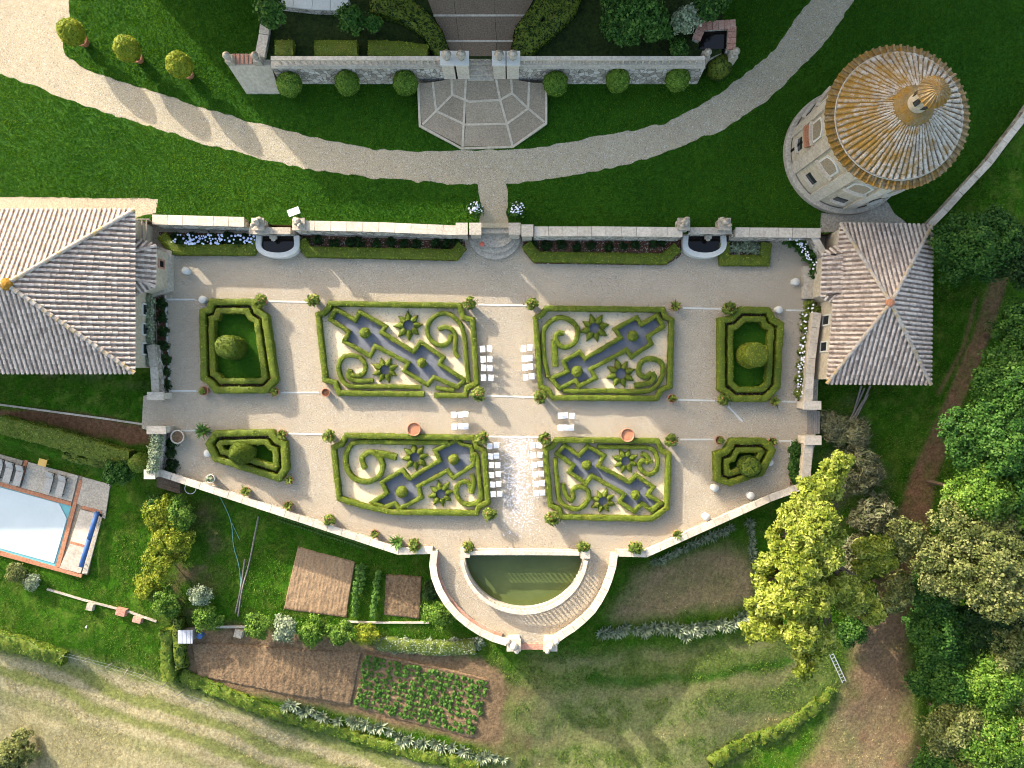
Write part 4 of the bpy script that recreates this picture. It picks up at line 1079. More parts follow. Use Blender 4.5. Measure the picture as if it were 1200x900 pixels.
for px, py, lab in ((266, 66, 'small weathered finial pier at the outer end of the splayed buttress'), (299, 66, 'small weathered finial pier at the inner end of the splayed buttress'), (829, 62, 'small finial pier at the balustrade end by the brick tank'), (862, 61, 'finial pier at the outer corner of the brick tank')):
    q_ = at(px, py, 4.3); root = thing('finial_pier', lab, 'pier', (q_.x, q_.y, 1.2))
    mb = MB(); mb.box((q_.x, q_.y, 2.6), (.6, .6, 2.8)); mb.build('shaft', 'stone', root); urn((q_.x, q_.y, 4.0), .8, root)
root = thing('brick_tank', 'L-shaped brick topped wall round a dark tank', 'wall', at(842, 45, 3.5))
for a, b_ in (((821, 30), (862, 28)), ((858, 30), (857, 58)), ((823, 30), (816, 46))):
    P = atl([a, b_], 3.9); mb = MB(); mb.strip(P, .55, 1.2, 3.8); mb.build('tank_wall', 'rubble', root)
    run = resample(P, .45)
    for i in range(len(run) - 1):
        L, Rr = offsets([run[i], run[i + 1]], .34, False); mb = MB(); mb.prism([L[0].lerp(L[1], .06), L[1], Rr[1], Rr[0].lerp(Rr[1], .06)], 3.802, 3.92 + random.uniform(-.01, .02)); mb.build('brick', 'brick', root)
sheet('tank_water', atl([(826, 34), (854, 33), (854, 57), (818, 58)], FZ + .05), 'dark_water')
wall('side_wall', 'grey stone side wall of the forecourt below the round tree', [(312, 15), (309, 40), (304, 66)], 4.0, 1.0, .6, 'rubble', 'stone')
wall('planter_wall', 'pale stone wall at the top of the forecourt', [(322, -2), (366, 3), (408, 4)], 4.3, 3.2, .9, 'rubble', 'white_stone')
# paved apron below the gate, in panels between pale ribs
def az(py): return LZ + .03 + (172 - py) / 80.0 * 1.0 if py < 172 else LZ + .03
ribs = [[(529, 92), (530, 111), (550, 119), (586, 117), (600, 109), (599, 92)], [(507, 96), (511, 130), (545, 146), (594, 145), (619, 127), (620, 96)],
        [(546, 92), (542, 172)], [(581, 91), (586, 117), (594, 145), (601, 172)], [(490, 97), (492, 147), (541, 174), (601, 172), (640, 144), (640, 97)],
        [(511, 130), (530, 111)], [(495, 146), (511, 130)], [(600, 109), (619, 127), (638, 143)]]
panels = [[(546, 92), (581, 91), (586, 117), (550, 119), (545, 118)], [(529, 92), (546, 92), (545, 118), (530, 111)], [(581, 91), (599, 92), (600, 109), (586, 117)],
          [(545, 118), (586, 117), (594, 145), (545, 146)], [(530, 111), (545, 118), (545, 146), (511, 130)], [(586, 117), (600, 109), (619, 127), (594, 145)],
          [(507, 96), (529, 92), (530, 111), (511, 130)], [(599, 92), (620, 96), (619, 127), (600, 109)],
          [(545, 146), (594, 145), (601, 172), (542, 172)], [(511, 130), (545, 146), (542, 172), (494, 147)], [(594, 145), (619, 127), (639, 144), (601, 172)],
          [(490, 97), (507, 96), (511, 130), (494, 147)], [(620, 96), (640, 97), (639, 144), (619, 127)]]
apron = thing('paved_apron', 'many sided paved apron in grey panels before the gate', 'paving', at(565, 135, LZ))
for P in panels:
    c = (sum(p[0] for p in P) / len(P), sum(p[1] for p in P) / len(P))
    Q = [at(p[0] + (c[0] - p[0]) * .03, p[1] + (c[1] - p[1]) * .03, az(p[1])) for p in P]
    mb = MB(); k = len(Q); mb.add(Q + [Vector((v.x, v.y, v.z - .4)) for v in Q], [tuple(range(k))] + [(i, (i + 1) % k, k + (i + 1) % k, k + i) for i in range(k)]); mb.build('paving_panel', 'paving', apron)
for P in ribs:
    Q = resample([at(p[0], p[1], az(p[1]) + .03) for p in P], .6); L, Rr = offsets(Q, .09, False); mb = MB()
    for i in range(len(Q) - 1):
        v = [Vector((L[i].x, L[i].y, Q[i].z)), Vector((L[i + 1].x, L[i + 1].y, Q[i + 1].z)), Vector((Rr[i + 1].x, Rr[i + 1].y, Q[i + 1].z)), Vector((Rr[i].x, Rr[i].y, Q[i].z))]
        mb.add(v + [p - Vector((0, 0, .25)) for p in v], [(3, 2, 1, 0), (0, 1, 5, 4), (2, 3, 7, 6)])
    mb.build('stone_rib', 'plaster', apron)
stp = thing('gate_steps', 'pale stone steps rising between the gate piers with urns', 'steps', at(563, 84, 2.2))
for k in range(5):
    z = 2.3 + k * .24; x0, x1 = at(548, 88, z).x, at(579, 88, z).x; mb = MB(); mb.box(((x0 + x1) / 2, wy - .45 + k * .34 + .6, z - .5), (x1 - x0, 1.2, 1.0)); mb.build('tread', 'stone', stp)
# forecourt path with ribs, and the mounded lawns beside it
fp = thing('forecourt_path', 'brown paved path with pale ribs leading up from the gate', 'paving', at(571, 30, FZ))
rows = [(75, 545, 582, 528, 600), (48, 538, 582, 522, 602), (18, 534, 580, 508, 616), (-14, 530, 580, 496, 632), (-50, 528, 580, 486, 640)]
for (ya, a0, a1, l0, r0), (yb, b0, b1, l1, r1) in zip(rows[:-1], rows[1:]):
    for P in ([(a0, ya), (a1, ya), (b1, yb), (b0, yb)], [(l0, ya), (a0, ya), (b0, yb), (l1, yb)], [(a1, ya), (r0, ya), (r1, yb), (b1, yb)]):
        if ya == 75: P = [(x, min(y, 66)) for x, y in P]
        c = (sum(p[0] for p in P) / 4, sum(p[1] for p in P) / 4)
        Q = [at(p[0] + (c[0] - p[0]) * .012, p[1] + (c[1] - p[1]) * .012, FZ) for p in P]; mb = MB(); mb.prism(Q, FZ - .1, FZ + .05); mb.build('paving_panel', 'paving_brown', fp)
    mb = MB(); mb.strip(atl([(l1, yb), (b0, yb), (b1, yb), (r1, yb)], FZ + .08), .16, FZ - .1, FZ + .08); mb.build('stone_rib', 'stone', fp)
# ================================================================== GARDEN
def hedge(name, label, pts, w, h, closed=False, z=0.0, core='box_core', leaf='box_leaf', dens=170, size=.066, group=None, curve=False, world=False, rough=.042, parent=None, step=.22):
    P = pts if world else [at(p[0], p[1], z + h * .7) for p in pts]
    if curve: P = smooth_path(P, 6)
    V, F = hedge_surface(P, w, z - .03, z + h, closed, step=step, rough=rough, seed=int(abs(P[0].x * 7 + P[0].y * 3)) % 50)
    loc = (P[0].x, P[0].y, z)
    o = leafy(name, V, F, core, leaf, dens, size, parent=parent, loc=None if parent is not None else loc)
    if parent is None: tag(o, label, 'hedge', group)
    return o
def bush(name, label, c, r, h, leaf, core='box_core', dens=160, size=.08, rough=.07, cat='shrub', group=None, prof=None, trunk=None, seed=0, n=18, mrows=10):
    """clipped shrub: dense core with leaves"""
    c = Vector(c)
    V, F = ball_surface((c.x, c.y, c.z + (0 if prof else h / 2)), r, h / 2, n, mrows, rough, seed, prof=prof)
    o = leafy(name, V, F, core, leaf, dens, size, loc=(c.x, c.y, c.z))
    return tag(o, label, cat, group)

# ---- the four parterres
def star(px, py, Rpx, lab, group, z=0.0, lz=.42):
    c = at(px, py, .25); root = thing('star_hedge', lab, 'hedge', (c.x, c.y, 0), group)
    Rm = Rpx / 14.0; a0 = random.uniform(0, .5)
    for k in range(8):
        t = a0 + k * math.pi / 4; ln = Rm * random.uniform(.92, 1.08)
        V = []; n = 7
        d = Vector((math.cos(t), math.sin(t))); s = Vector((-d.y, d.x))
        for i in range(n + 1):
            f_ = i / n; rr = Rm * .36 + (ln - Rm * .36) * f_
            w = max(.012, min(rr * math.tan(math.pi / 8) * .93, (ln - rr) * .56))
            for q, zz in ((-1, 0), (-.95, lz * .7), (0, lz), (.95, lz * .7), (1, 0)):
                p = Vector((c.x, c.y)) + d * rr + s * w * q
                V.append((p.x, p.y, zz * (1 - .35 * f_) + float(vnoise(p.x, p.y, 4, k)) * .04 - .02))
        F = [(i * 5 + j, i * 5 + j + 1, (i + 1) * 5 + j + 1, (i + 1) * 5 + j) for i in range(n) for j in range(4)] + [(0, 1, 3, 4)]
        leafy('petal', V, F, 'box_core', 'box_leaf', 150, .07, parent=root)
    P = [Vector((c.x + Rm * .4 * math.cos(2 * math.pi * i / 16), c.y + Rm * .4 * math.sin(2 * math.pi * i / 16), .03)) for i in range(16)]
    sheet('slate_centre', P, 'slate', kind=None, parent=root)
def parterre(k, conv, where, border, closed, cross, balls, stars, scrolls, ends, sides):
    g = 'parterre ' + where
    B = [conv(*p) for p in border]
    sheet('pale_gravel_bed', atl(B, .012), 'bed_gravel')
    hedge('border_hedge', 'clipped box border hedge of the parterre ' + where, B, .40, .62, closed)
    Cc = [conv(*p) for p in cross]
    sheet('slate_bed', atl(Cc, .024), 'slate')
    hedge('outline_hedge', 'angular box hedge around slate in the parterre ' + where, Cc, .31, .44, True)
    for i, (x, y, r) in enumerate(balls):
        p = at(*conv(x, y), .3); bush('box_ball', 'round box bush toward the %s in the parterre ' % ends[i] + where, (p.x, p.y, -.03), r / 14.0, .8, 'box_leaf', group='box balls, parterre ' + where, seed=k * 3 + i, n=14, mrows=8,
             prof=None)
    for i, (x, y, r) in enumerate(stars):
        q = conv(x, y); star(q[0], q[1], r, 'box star toward the %s in the parterre ' % sides[i] + where, 'box stars, parterre ' + where)
    for i, (pts, w, how) in enumerate(scrolls):
        hedge('scroll_hedge', how + ' in the parterre ' + where, [conv(*p) for p in pts], w * .8, .44, False, curve=True, group='box scrolls, parterre ' + where, step=.2)
c1 = lambda x, y: (362 + x / 6, 342 + y / 6)
c2 = lambda x, y: (610 + x / 6, 342 + y / 6)
c3 = lambda x, y: (380 + x / 5.4545, 480 + y / 5.4545)
c4_ = lambda x, y: (620 + x / 6, 480 + y / 6)
parterre(1, c1, 'by the retaining wall, house side',
         [(885, 728), (1100, 728), (1112, 670), (1180, 645), (1150, 195), (1085, 180), (1060, 95), (150, 82), (135, 120), (105, 148), (65, 160), (115, 622), (185, 640), (215, 712), (810, 720)], False,
         [(150, 195), (190, 120), (325, 200), (360, 140), (540, 245), (510, 285), (735, 420), (785, 355), (945, 460), (920, 510), (1095, 620), (1045, 672), (880, 600), (835, 655), (670, 555), (700, 500), (465, 380), (430, 450), (250, 350), (280, 280)],
         [(395, 290, 6.4), (795, 500, 5.6)], [(700, 235, 17), (535, 550, 16)],
         [([(1122, 640), (1105, 450), (1090, 300), (1050, 205), (980, 155), (910, 158), (850, 205), (830, 270), (850, 330), (900, 370), (950, 375), (988, 345), (998, 300)], .4, 'big box scroll by the aisle'),
          ([(912, 262), (960, 248), (1008, 268), (1032, 320), (1028, 380), (1032, 430), (1052, 462)], .42, 'hooked box tail by the aisle'),
          ([(785, 670), (500, 665), (300, 665), (240, 630), (210, 560), (215, 495), (250, 455), (310, 448), (370, 470), (395, 520), (385, 570), (340, 592), (300, 580), (278, 550)], .4, 'big box scroll by the house'),
          ([(292, 545), (280, 595), (310, 622), (380, 628), (450, 625)], .4, 'box tail by the house'), ([(890, 675), (950, 685), (1020, 692)], .35, 'short straight box piece')], ('house', 'aisle'), ('wall', 'cross walk'))
parterre(2, c2, 'by the retaining wall, tower side',
         [(180, 115), (1000, 125), (1015, 175), (1062, 195), (1050, 665), (990, 690), (960, 748), (230, 745), (190, 690), (140, 665), (105, 185), (150, 160)], True,
         [(215, 610), (272, 680), (385, 625), (410, 662), (528, 605), (495, 545), (745, 408), (780, 458), (922, 365), (898, 312), (1003, 245), (958, 165), (850, 230), (815, 180), (665, 260), (705, 322), (455, 470), (415, 422), (305, 490), (330, 560)],
         [(790, 312, 6.2), (398, 560, 6.4)], [(520, 255, 17), (705, 575, 17.5)],
         [([(195, 600), (165, 450), (160, 300), (185, 235), (240, 190), (300, 182), (370, 212), (402, 270), (390, 340), (340, 385), (290, 385), (256, 350), (246, 312), (270, 290), (305, 290)], .45, 'big box scroll by the aisle'),
          ([(238, 335), (240, 430), (245, 525)], .6, 'straight box tail by the aisle'),
          ([(300, 697), (600, 697), (850, 700), (930, 680), (985, 620), (1003, 545), (980, 490), (920, 470), (860, 485), (832, 530), (838, 580), (880, 598), (920, 570)], .45, 'long box scroll by the pavilion'),
          ([(925, 565), (938, 605), (900, 642), (800, 660)], .5, 'box hook by the pavilion')], ('pavilion', 'aisle'), ('wall', 'cross walk'))
parterre(3, c3, 'by the fish pond, kitchen garden side',
         [(142, 165), (950, 180), (975, 240), (1020, 262), (1045, 592), (985, 622), (970, 662), (430, 655), (250, 615), (95, 568), (60, 240), (110, 222)], True,
         [(310, 592), (402, 532), (367, 465), (503, 387), (545, 440), (738, 325), (708, 262), (842, 197), (885, 225), (935, 232), (958, 300), (948, 358), (826, 436), (788, 390), (602, 490), (622, 562), (482, 632), (452, 600), (385, 625)],
         [(828, 318, 6.4), (497, 525, 6.9)], [(580, 305, 16), (745, 540, 16)],
         [([(800, 210), (500, 210), (220, 207), (160, 242), (137, 310), (150, 390), (200, 445), (280, 460), (350, 427), (373, 365), (358, 315), (310, 275), (265, 285), (240, 320), (262, 378)], .48, 'big box scroll by the house'),
          ([(330, 277), (400, 290), (462, 305)], .62, 'thick box tail by the house'),
          ([(940, 330), (948, 290), (975, 300), (990, 450), (1000, 560), (960, 602), (890, 600), (850, 550), (850, 490), (890, 460), (930, 478), (938, 530)], .42, 'looped box scroll by the aisle'),
          ([(945, 412), (957, 470), (942, 535)], .42, 'short box tail by the aisle')], ('aisle', 'house'), ('cross walk', 'pond'))
parterre(4, c4_, 'by the fish pond, dry plot side',
         [(190, 215), (900, 220), (935, 290), (982, 312), (970, 690), (860, 768), (230, 755), (210, 700), (150, 672), (115, 280), (165, 258)], True,
         [(195, 310), (250, 250), (350, 322), (410, 257), (528, 325), (487, 395), (705, 510), (755, 460), (873, 545), (835, 600), (928, 655), (860, 708), (795, 660), (740, 718), (637, 650), (670, 595), (440, 465), (400, 520), (282, 440), (310, 392)],
         [(405, 390, 5.6), (748, 600, 5.6)], [(680, 362, 15.5), (520, 645, 15)],
         [([(480, 262), (700, 264), (830, 267), (885, 300), (905, 370), (890, 430), (840, 455), (790, 425), (777, 385), (800, 357), (832, 378)], .4, 'looped box scroll by the parapet'),
          ([(790, 312), (830, 330), (855, 378)], .45, 'short box hook by the parapet'),
          ([(185, 340), (195, 500), (215, 630), (270, 685), (350, 695), (408, 650), (420, 590), (390, 552), (340, 545), (307, 575), (312, 620), (290, 648)], .42, 'big box scroll by the aisle'),
          ([(240, 520), (250, 580), (280, 630), (310, 642)], .42, 'short box tail by the aisle')], ('aisle', 'parapet'), ('cross walk', 'pond'))

# ---- topiary beds: two box rings, turf and one large clipped shape
def inset(poly, d):
    c = Vector((sum(p[0] for p in poly) / len(poly), sum(p[1] for p in poly) / len(poly)))
    n = len(poly); a = sum(poly[i][0] * poly[(i + 1) % n][1] - poly[(i + 1) % n][0] * poly[i][1] for i in range(n))
    L, Rr = offsets([Vector(p) for p in poly], d, True)
    return [(p.x, p.y) for p in (L if a > 0 else Rr)]
def topiary_bed(where, outer, tops, d=(4.5, 12.5)):
    sheet('bed_soil', atl(inset(outer, 3), .008), 'bed_soil'); sheet('turf_bed', atl(inset(outer, 15), .02), 'lawn')
    hedge('border_hedge', 'outer box ring of the topiary bed ' + where, inset(outer, 4.0), .50, .85, True, dens=110, size=.07)
    hedge('inner_hedge', 'inner box ring of the topiary bed ' + where, inset(outer, 14.4), .44, .74, True, dens=110, size=.07)
topiary_bed('by the bay of the large house', [(246, 350), (300, 350), (305, 362), (315, 369), (326, 446), (314, 461), (252, 461), (246, 452), (236, 446), (234, 362), (243, 360)], None)
topiary_bed('by the jasmine wall', [(241, 520), (252, 504), (320, 503), (327, 513), (337, 518), (339, 550), (329, 565), (252, 541)], None)
topiary_bed('by the pavilion', [(866, 359), (902, 360), (908, 372), (918, 378), (914, 455), (898, 471), (858, 471), (850, 463), (841, 457), (841, 372), (855, 370)], None)
topiary_bed('by the golden tree', [(856, 513), (896, 513), (909, 527), (894, 557), (854, 570), (837, 564), (836, 530), (848, 526)], None)
def dome(r, h, top=.55, sq=.0):
    def f_(s):
        z = h * min(1, s * 1.45) if s < .6 else h * (.87 + .13 * math.sin((s - .6) / .4 * math.pi / 2))
        if s < .6: return r * (1 - .1 * s / .6 * (1 - top)), h * .87 * s / .6
        t = (s - .6) / .4
        return max(.02, r * (1 - .1 * (1 - top)) * math.cos(t * math.pi / 2) ** .6), h * (.87 + .13 * math.sin(t * math.pi / 2))
    return f_
def cone_prof(r, h):
    def f_(s):
        if s < .25: return r * (.8 + .8 * s), h * .12 * s / .25
        t = (s - .25) / .75; return max(.02, r * (1 - t) ** .62), h * (.12 + .88 * t)
    return f_
p = at(277, 408, 0); bush('topiary', 'tall rounded yew drum in the topiary bed by the large house', (p.x, p.y, -.03), .95, 2.5, 'yew_leaf', dens=260, size=.08, prof=dome(.95, 2.5), cat='topiary', n=24, mrows=18)
p = at(287, 530, 0); bush('topiary', 'bell shaped yew in the topiary bed by the jasmine wall', (p.x, p.y, -.03), .95, 2.7, 'yew_leaf', dens=260, size=.08, prof=cone_prof(1.1, 2.9), cat='topiary', n=24, mrows=18)
p = at(876, 417, 0); bush('topiary', 'bright square shouldered yew drum in the topiary bed by the pavilion', (p.x, p.y, -.03), 1.0, 2.4, 'box_leaf', dens=260, size=.08, prof=dome(1.02, 2.6), cat='topiary', n=24, mrows=18)
p = at(873, 545, 0); bush('topiary', 'dark low yew dome in the topiary bed near the golden tree', (p.x, p.y, -.03), .8, 2.0, 'dark_leaf', dens=260, size=.08, prof=dome(.85, 1.9), cat='topiary', n=22, mrows=16)

# ---- planted beds under the retaining wall
def flower_bed(lab, outline, band, plants, seed):
    sheet('flower_bed_soil', atl(outline, .012), 'bed_soil')
    hedge('bed_hedge', 'low clipped hedge edging ' + lab, band, .85, .5, False, leaf='dark_leaf' if False else 'box_leaf', dens=120, size=.08)
flower_bed('the white and blue flower bed', [(186, 272), (303, 274), (303, 290), (296, 300), (204, 300), (190, 284)], [(190, 276), (204, 292.5), (294, 293), (301, 282)], None, 1)
flower_bed('the long bed between lamp panel and steps', [(351, 275), (545, 283), (546, 294), (535, 306), (360, 302), (351, 294)], [(353, 282), (361, 295), (533, 298.5), (542, 288)], None, 2)
flower_bed('the long bed on the tower side of the steps', [(613, 281), (799, 281), (798, 300), (780, 311), (626, 309), (613, 294)], [(617, 286), (628, 301), (778, 303.5), (794, 290)], None, 3)
flower_bed('the short bed next to the tower-side fountain', [(845, 281), (902, 281), (900, 312), (846, 312)], [(848, 285), (849, 305), (896, 305.5), (898, 285)], None, 4)
def clumps(name, lab, cat, spots, r, h, leaf, nclump, nleaf, size, group=None, z=0.0, seedbase=100, w=None, aspect=1.6, up=.5, cr=.22):
    for i, s in enumerate(spots):
        p = at(s[0], s[1], z + h * .5) if w is None else w(s)
        rr = r * random.uniform(.8, 1.2) * (s[2] if len(s) > 2 else 1); hh = h * random.uniform(.85, 1.15)
        me = crown_mesh(name, [(0, 0, hh * .45, rr, rr, hh * .5)], nclump, nleaf, size, seedbase + i, cr, aspect, up)
        zmin = min(v.co.z for v in me.vertices)
        o = put(name, me, leaf, None, (p.x, p.y, z - zmin - .06 if w is None else p.z - zmin - .06)); tag(o, lab, cat, group)
clumps('hydrangea', 'leafy hydrangea with pale blooms in the white and blue flower bed', 'plant', [(204 + i * 10.5 + random.uniform(-2, 2), 279 + (i % 2) * 5) for i in range(10)], .45, .6, 'deep_leaf', 40, 10, .12, 'hydrangeas by the wall', seedbase=120)
mbw = MB()
for i in range(90):
    p = at(random.uniform(200, 299), random.uniform(274, 286), .62); q = random.uniform(.06, .13)
    mbw.lathe((p.x, p.y, random.uniform(.5, .66)), [(q * .5, -.05), (q, 0), (q * .6, .05)], 6)
o = mbw.build('hydrangea_blooms', 'flower_blue'); tag(o, 'pale blue and white flower heads in the bed by the large house', 'flowers', kind='stuff')
clumps('border_plant', 'dark leafy border plant in the bed between lamp panel and steps', 'plant', [(358 + i * 16.5 + random.uniform(-4, 4), 282 + random.uniform(-1, 4)) for i in range(12)], .42, .5, 'deep_leaf', 26, 10, .12, 'border plants left of the steps', seedbase=140)
clumps('border_plant', 'dark leafy border plant in the bed on the tower side of the steps', 'plant', [(626 + i * 17 + random.uniform(-4, 4), 286 + random.uniform(-2, 4)) for i in range(10)], .36, .45, 'deep_leaf', 22, 10, .12, 'border plants right of the steps', seedbase=160)
clumps('border_plant', 'grey green plant in the short bed by the tower-side fountain', 'plant', [(860, 290), (870, 292), (880, 290), (888, 293), (875, 285)], .5, .5, 'silver_leaf', 30, 10, .1, 'grey plants by the fountain', seedbase=180)
clumps('climbing_rose', 'white flowering climber against the slanting wall by the pavilion bay', 'plant', [(928, 280), (938, 282), (946, 288), (952, 298), (957, 310), (944, 278), (960, 318)], .6, 1.5, 'wood_leaf', 50, 12, .13, 'climbers by the pavilion bay', seedbase=190)
clumps('rose_bush', 'rose bush in the narrow bed below the pavilion', 'plant', [(950, 358), (946, 370), (944, 384), (944, 398), (942, 412), (940, 428), (939, 444), (938, 460), (958, 364)], .45, .8, 'citrus_leaf', 36, 10, .11, 'roses below the pavilion', seedbase=200)
clumps('shrub', 'glossy green shrub in the strip beside the golden tree', 'plant', [(933, 526), (936, 538), (932, 548), (934, 560)], .5, .8, 'wood_leaf', 45, 10, .13, 'shrubs by the end wall', seedbase=212)
clumps('shrub', 'dark climber in the strip under the large house', 'plant', [(188, 356), (189, 372), (190, 388), (191, 404), (192, 420), (193, 436), (194, 450)], .4, .7, 'deep_leaf', 36, 10, .11, 'climbers under the house', seedbase=220)
clumps('shrub', 'dark shrub in the strip behind the jasmine wall', 'plant', [(200, 520), (199, 532), (200, 545), (198, 553)], .45, .6, 'deep_leaf', 36, 10, .12, 'shrubs by the jasmine wall', seedbase=230)
clumps('jasmine', 'silvery jasmine spilling over the wall by the side gate', 'plant', [(183, 513), (182, 522), (181, 532), (179, 542), (178, 550)], .4, .5, 'silver_leaf', 70, 12, .1, 'jasmine on the wall', z=1.2, seedbase=236)
clumps('creeper', 'grey green creeper over the low wall under the large house', 'plant', [(171, 352), (172, 366), (172, 380), (173, 394), (174, 408), (175, 422)], .55, .6, 'silver_leaf', 50, 10, .1, 'creeper beside the house', z=.9, seedbase=244)
sheet('strip_bed', atl([(182, 346), (193, 346), (199, 462), (187, 462)], .012), 'bed_soil')
sheet('strip_bed', atl([(946, 354), (958, 354), (946, 470), (933, 470)], .012), 'bed_soil')
sheet('strip_bed', atl([(930, 518), (944, 518), (942, 568), (925, 572)], .012), 'bed_soil')
mb = MB()
for i in range(70):
    t = random.random(); p = at(944 - 6 * t + random.uniform(-4, 4) + (8 if t < .1 else 0), 356 + 110 * t, .8); q = random.uniform(.05, .1); mb.lathe((p.x, p.y, random.uniform(.5, .85)), [(q * .5, -.04), (q, 0), (q * .5, .04)], 6)
for i in range(50):
    t = random.random(); p = at(926 + 30 * t + random.uniform(-4, 4), 277 + 34 * t * t + random.uniform(-3, 4), 1.6); q = random.uniform(.05, .1); mb.lathe((p.x, p.y, random.uniform(1.2, 1.6)), [(q * .5, -.04), (q, 0), (q * .5, .04)], 6)
tag(mb.build('rose_blooms', 'flower_white'), 'white rose blooms in the bed below the pavilion', 'flowers', kind='stuff')
for px, lab in ((557, 'white flowering bush beside the path to the steps, house side'), (606, 'white flowering bush beside the path to the steps, tower side')):
    p = at(px, 246, LZ + .5); root = thing('flowering_bush', lab, 'shrub', (p.x, p.y, LZ))
    put('foliage', crown_mesh('foliage', [(0, 0, .5, .62, .62, .5)], 60, 12, .12, px, .25), 'wood_leaf', root)
    mb = MB()
    for i in range(60):
        a = random.uniform(0, 6.28); rr = random.uniform(0, .6); q = random.uniform(.05, .09)
        mb.lathe((p.x + rr * math.cos(a), p.y + rr * math.sin(a), LZ + 1.0 - rr * .45 + random.uniform(-.05, .1)), [(q * .5, -.04), (q, 0), (q * .5, .04)], 6)
    tag(mb.build('blossom', 'flower_white', root), kind='stuff')

# ---- potted plants
def pot_profile(r, h): return [(r * .62, 0), (r * .7, .04), (r * .9, h * .78), (r * .93, h * .8), (r * 1.02, h * .82), (r * 1.04, h * .98), (r * .9, h), (r * .86, h * .9), (r * .84, h * .86)]
def make_pot(r, h, mat='terracotta'):
    mb = MB(); mb.lathe((0, 0, 0), pot_profile(r, h), 22, caps=False); mb.lathe((0, 0, 0), [(r * .62, .0), (.01, .005)], 22, caps=False); return mb.mesh('pot', True)
def disc_mesh(r, z):
    mb = MB(); mb.add([(r * math.cos(2 * math.pi * i / 18), r * math.sin(2 * math.pi * i / 18), z) for i in range(18)], [tuple(range(18))]); return mb.mesh('potting_soil')
def spiky(seed, n=26, L=.5, z=.5):
    rng = random.Random(seed); V = []; F = []; A = []
    for k in range(n):
        a = 2.4 * k + rng.uniform(-.2, .2); el = rng.uniform(.15, 1.2); l = L * rng.uniform(.7, 1.15); w = .05 * rng.uniform(.8, 1.3)
        d = Vector((math.cos(a) * math.cos(el), math.sin(a) * math.cos(el), math.sin(el))); s = Vector((-math.sin(a), math.cos(a), 0)) * w
        p = Vector((0, 0, z)); m_ = p + d * l * .55; e = p + d * l + Vector((0, 0, -l * .25)); b0 = len(V)
        V += [p - s * .6, p + s * .6, m_ + s, e, m_ - s]; F += [(b0, b0 + 1, b0 + 2, b0 + 4), (b0 + 4, b0 + 2, b0 + 3, b0 + 3)][:1]; F.append((b0 + 4, b0 + 2, b0 + 3)); A += [rng.random()] * 2
    me = bpy.data.meshes.new('foliage'); me.from_pydata(V, [], F); at_ = me.attributes.new('var', 'FLOAT', 'FACE'); at_.data.foreach_set('value', np.array(A, dtype=np.float32)); return me
PV = {}
for i in range(4): PV['citrus', i] = crown_mesh('foliage', [(0, 0, .86, .5, .5, .26)], 34, 11, .12, 300 + i, .19, 2.1)
for i in range(2): PV['spiky', i] = spiky(310 + i, 34, .62, .55)
for i in range(2): PV['sparse', i] = crown_mesh('foliage', [(0, 0, .85, .28, .28, .25)], 12, 8, .12, 320 + i, .16)
for i in range(2): PV['palm', i] = spiky(330 + i, 44, .95, .6)
pots = [
 (306.5, 352, 'citrus', 'at the wall side corner of the topiary bed by the large house'), (368, 352, 'citrus', 'at the house side corner of the upper kitchen-side parterre'),
 (550, 356, 'citrus', 'at the axis corner of the upper house side parterre, wall side'), (624, 356, 'citrus', 'at the axis corner of the upper tower side parterre, wall side'),
 (792, 359, 'spiky', 'at the pavilion corner of the upper tower side parterre, wall side'), (854, 362, 'citrus', 'at the wall side corner of the topiary bed by the pavilion'),
 (238, 458, 'sparse', 'at the gate corner of the bed by the large house'), (321, 459, 'spiky', 'at the inner corner of the topiary bed by the large house'),
 (381, 460, 'bare', 'at the cross walk corner of the upper house side parterre'), (561, 462, 'citrus', 'at the axis corner of the upper house side parterre, cross walk side'),
 (633, 465, 'citrus', 'at the axis corner of the upper tower side parterre, cross walk side'), (788, 467, 'sparse', 'at the pavilion corner of the upper parterre, cross walk side'),
 (847, 468, 'citrus', 'at the cross walk corner of the topiary bed by the pavilion'), (908, 470, 'spiky', 'at the rose bed corner of the topiary bed by the pavilion'),
 (238, 505, 'palm', 'at the gate corner of the bed by the jasmine wall'), (330, 509, 'spiky', 'at the inner corner of the topiary bed by the jasmine wall'),
 (386, 511, 'citrus', 'at the house side corner of the lower parterre with the empty pot'), (565, 513, 'citrus', 'at the aisle corner of the kitchen side lower parterre, cross walk side'),
 (638, 514, 'citrus', 'at the aisle corner of the dry plot parterre, cross walk side'), (786, 516, 'citrus', 'at the outer corner of the lower dry plot side parterre'),
 (844, 516, 'sparse', 'at the inner corner of the topiary bed by the golden tree'), (906, 518, 'spiky', 'at the lit corner of the topiary bed by the golden tree'),
 (287, 576, 'spiky', 'on the parapet walk, second from the jasmine wall'), (338, 563, 'spiky', 'at the pond side corner of the bed by the jasmine wall'), (337, 593, 'spiky', 'on the parapet walk, third from the jasmine wall'),
 (387, 609, 'citrus', 'on the parapet walk, fourth from the jasmine wall'), (439, 626, 'spiky', 'on the parapet walk, fifth from the jasmine wall'), (466, 635, 'palm', 'on the parapet walk where the parapet turns'),
 (486, 638, 'citrus', 'on the parapet walk next to the curved ledge'), (549, 641, 'citrus', 'at the pond corner, kitchen garden side'), (684, 641, 'citrus', 'at the pond corner, dry plot side'),
 (574, 602, 'citrus', 'at the axis corner of the lower kitchen garden side parterre, pond side'), (647, 607, 'citrus', 'at the axis corner of the lower dry plot side parterre, pond side'),
 (744, 641, 'citrus', 'on the parapet above the dry plot, near the pond'), (794, 627, 'spiky', 'on the parapet above the dry plot, away from the pond')]
POT, SOILD = make_pot(.36, .62), disc_mesh(.31, .54)
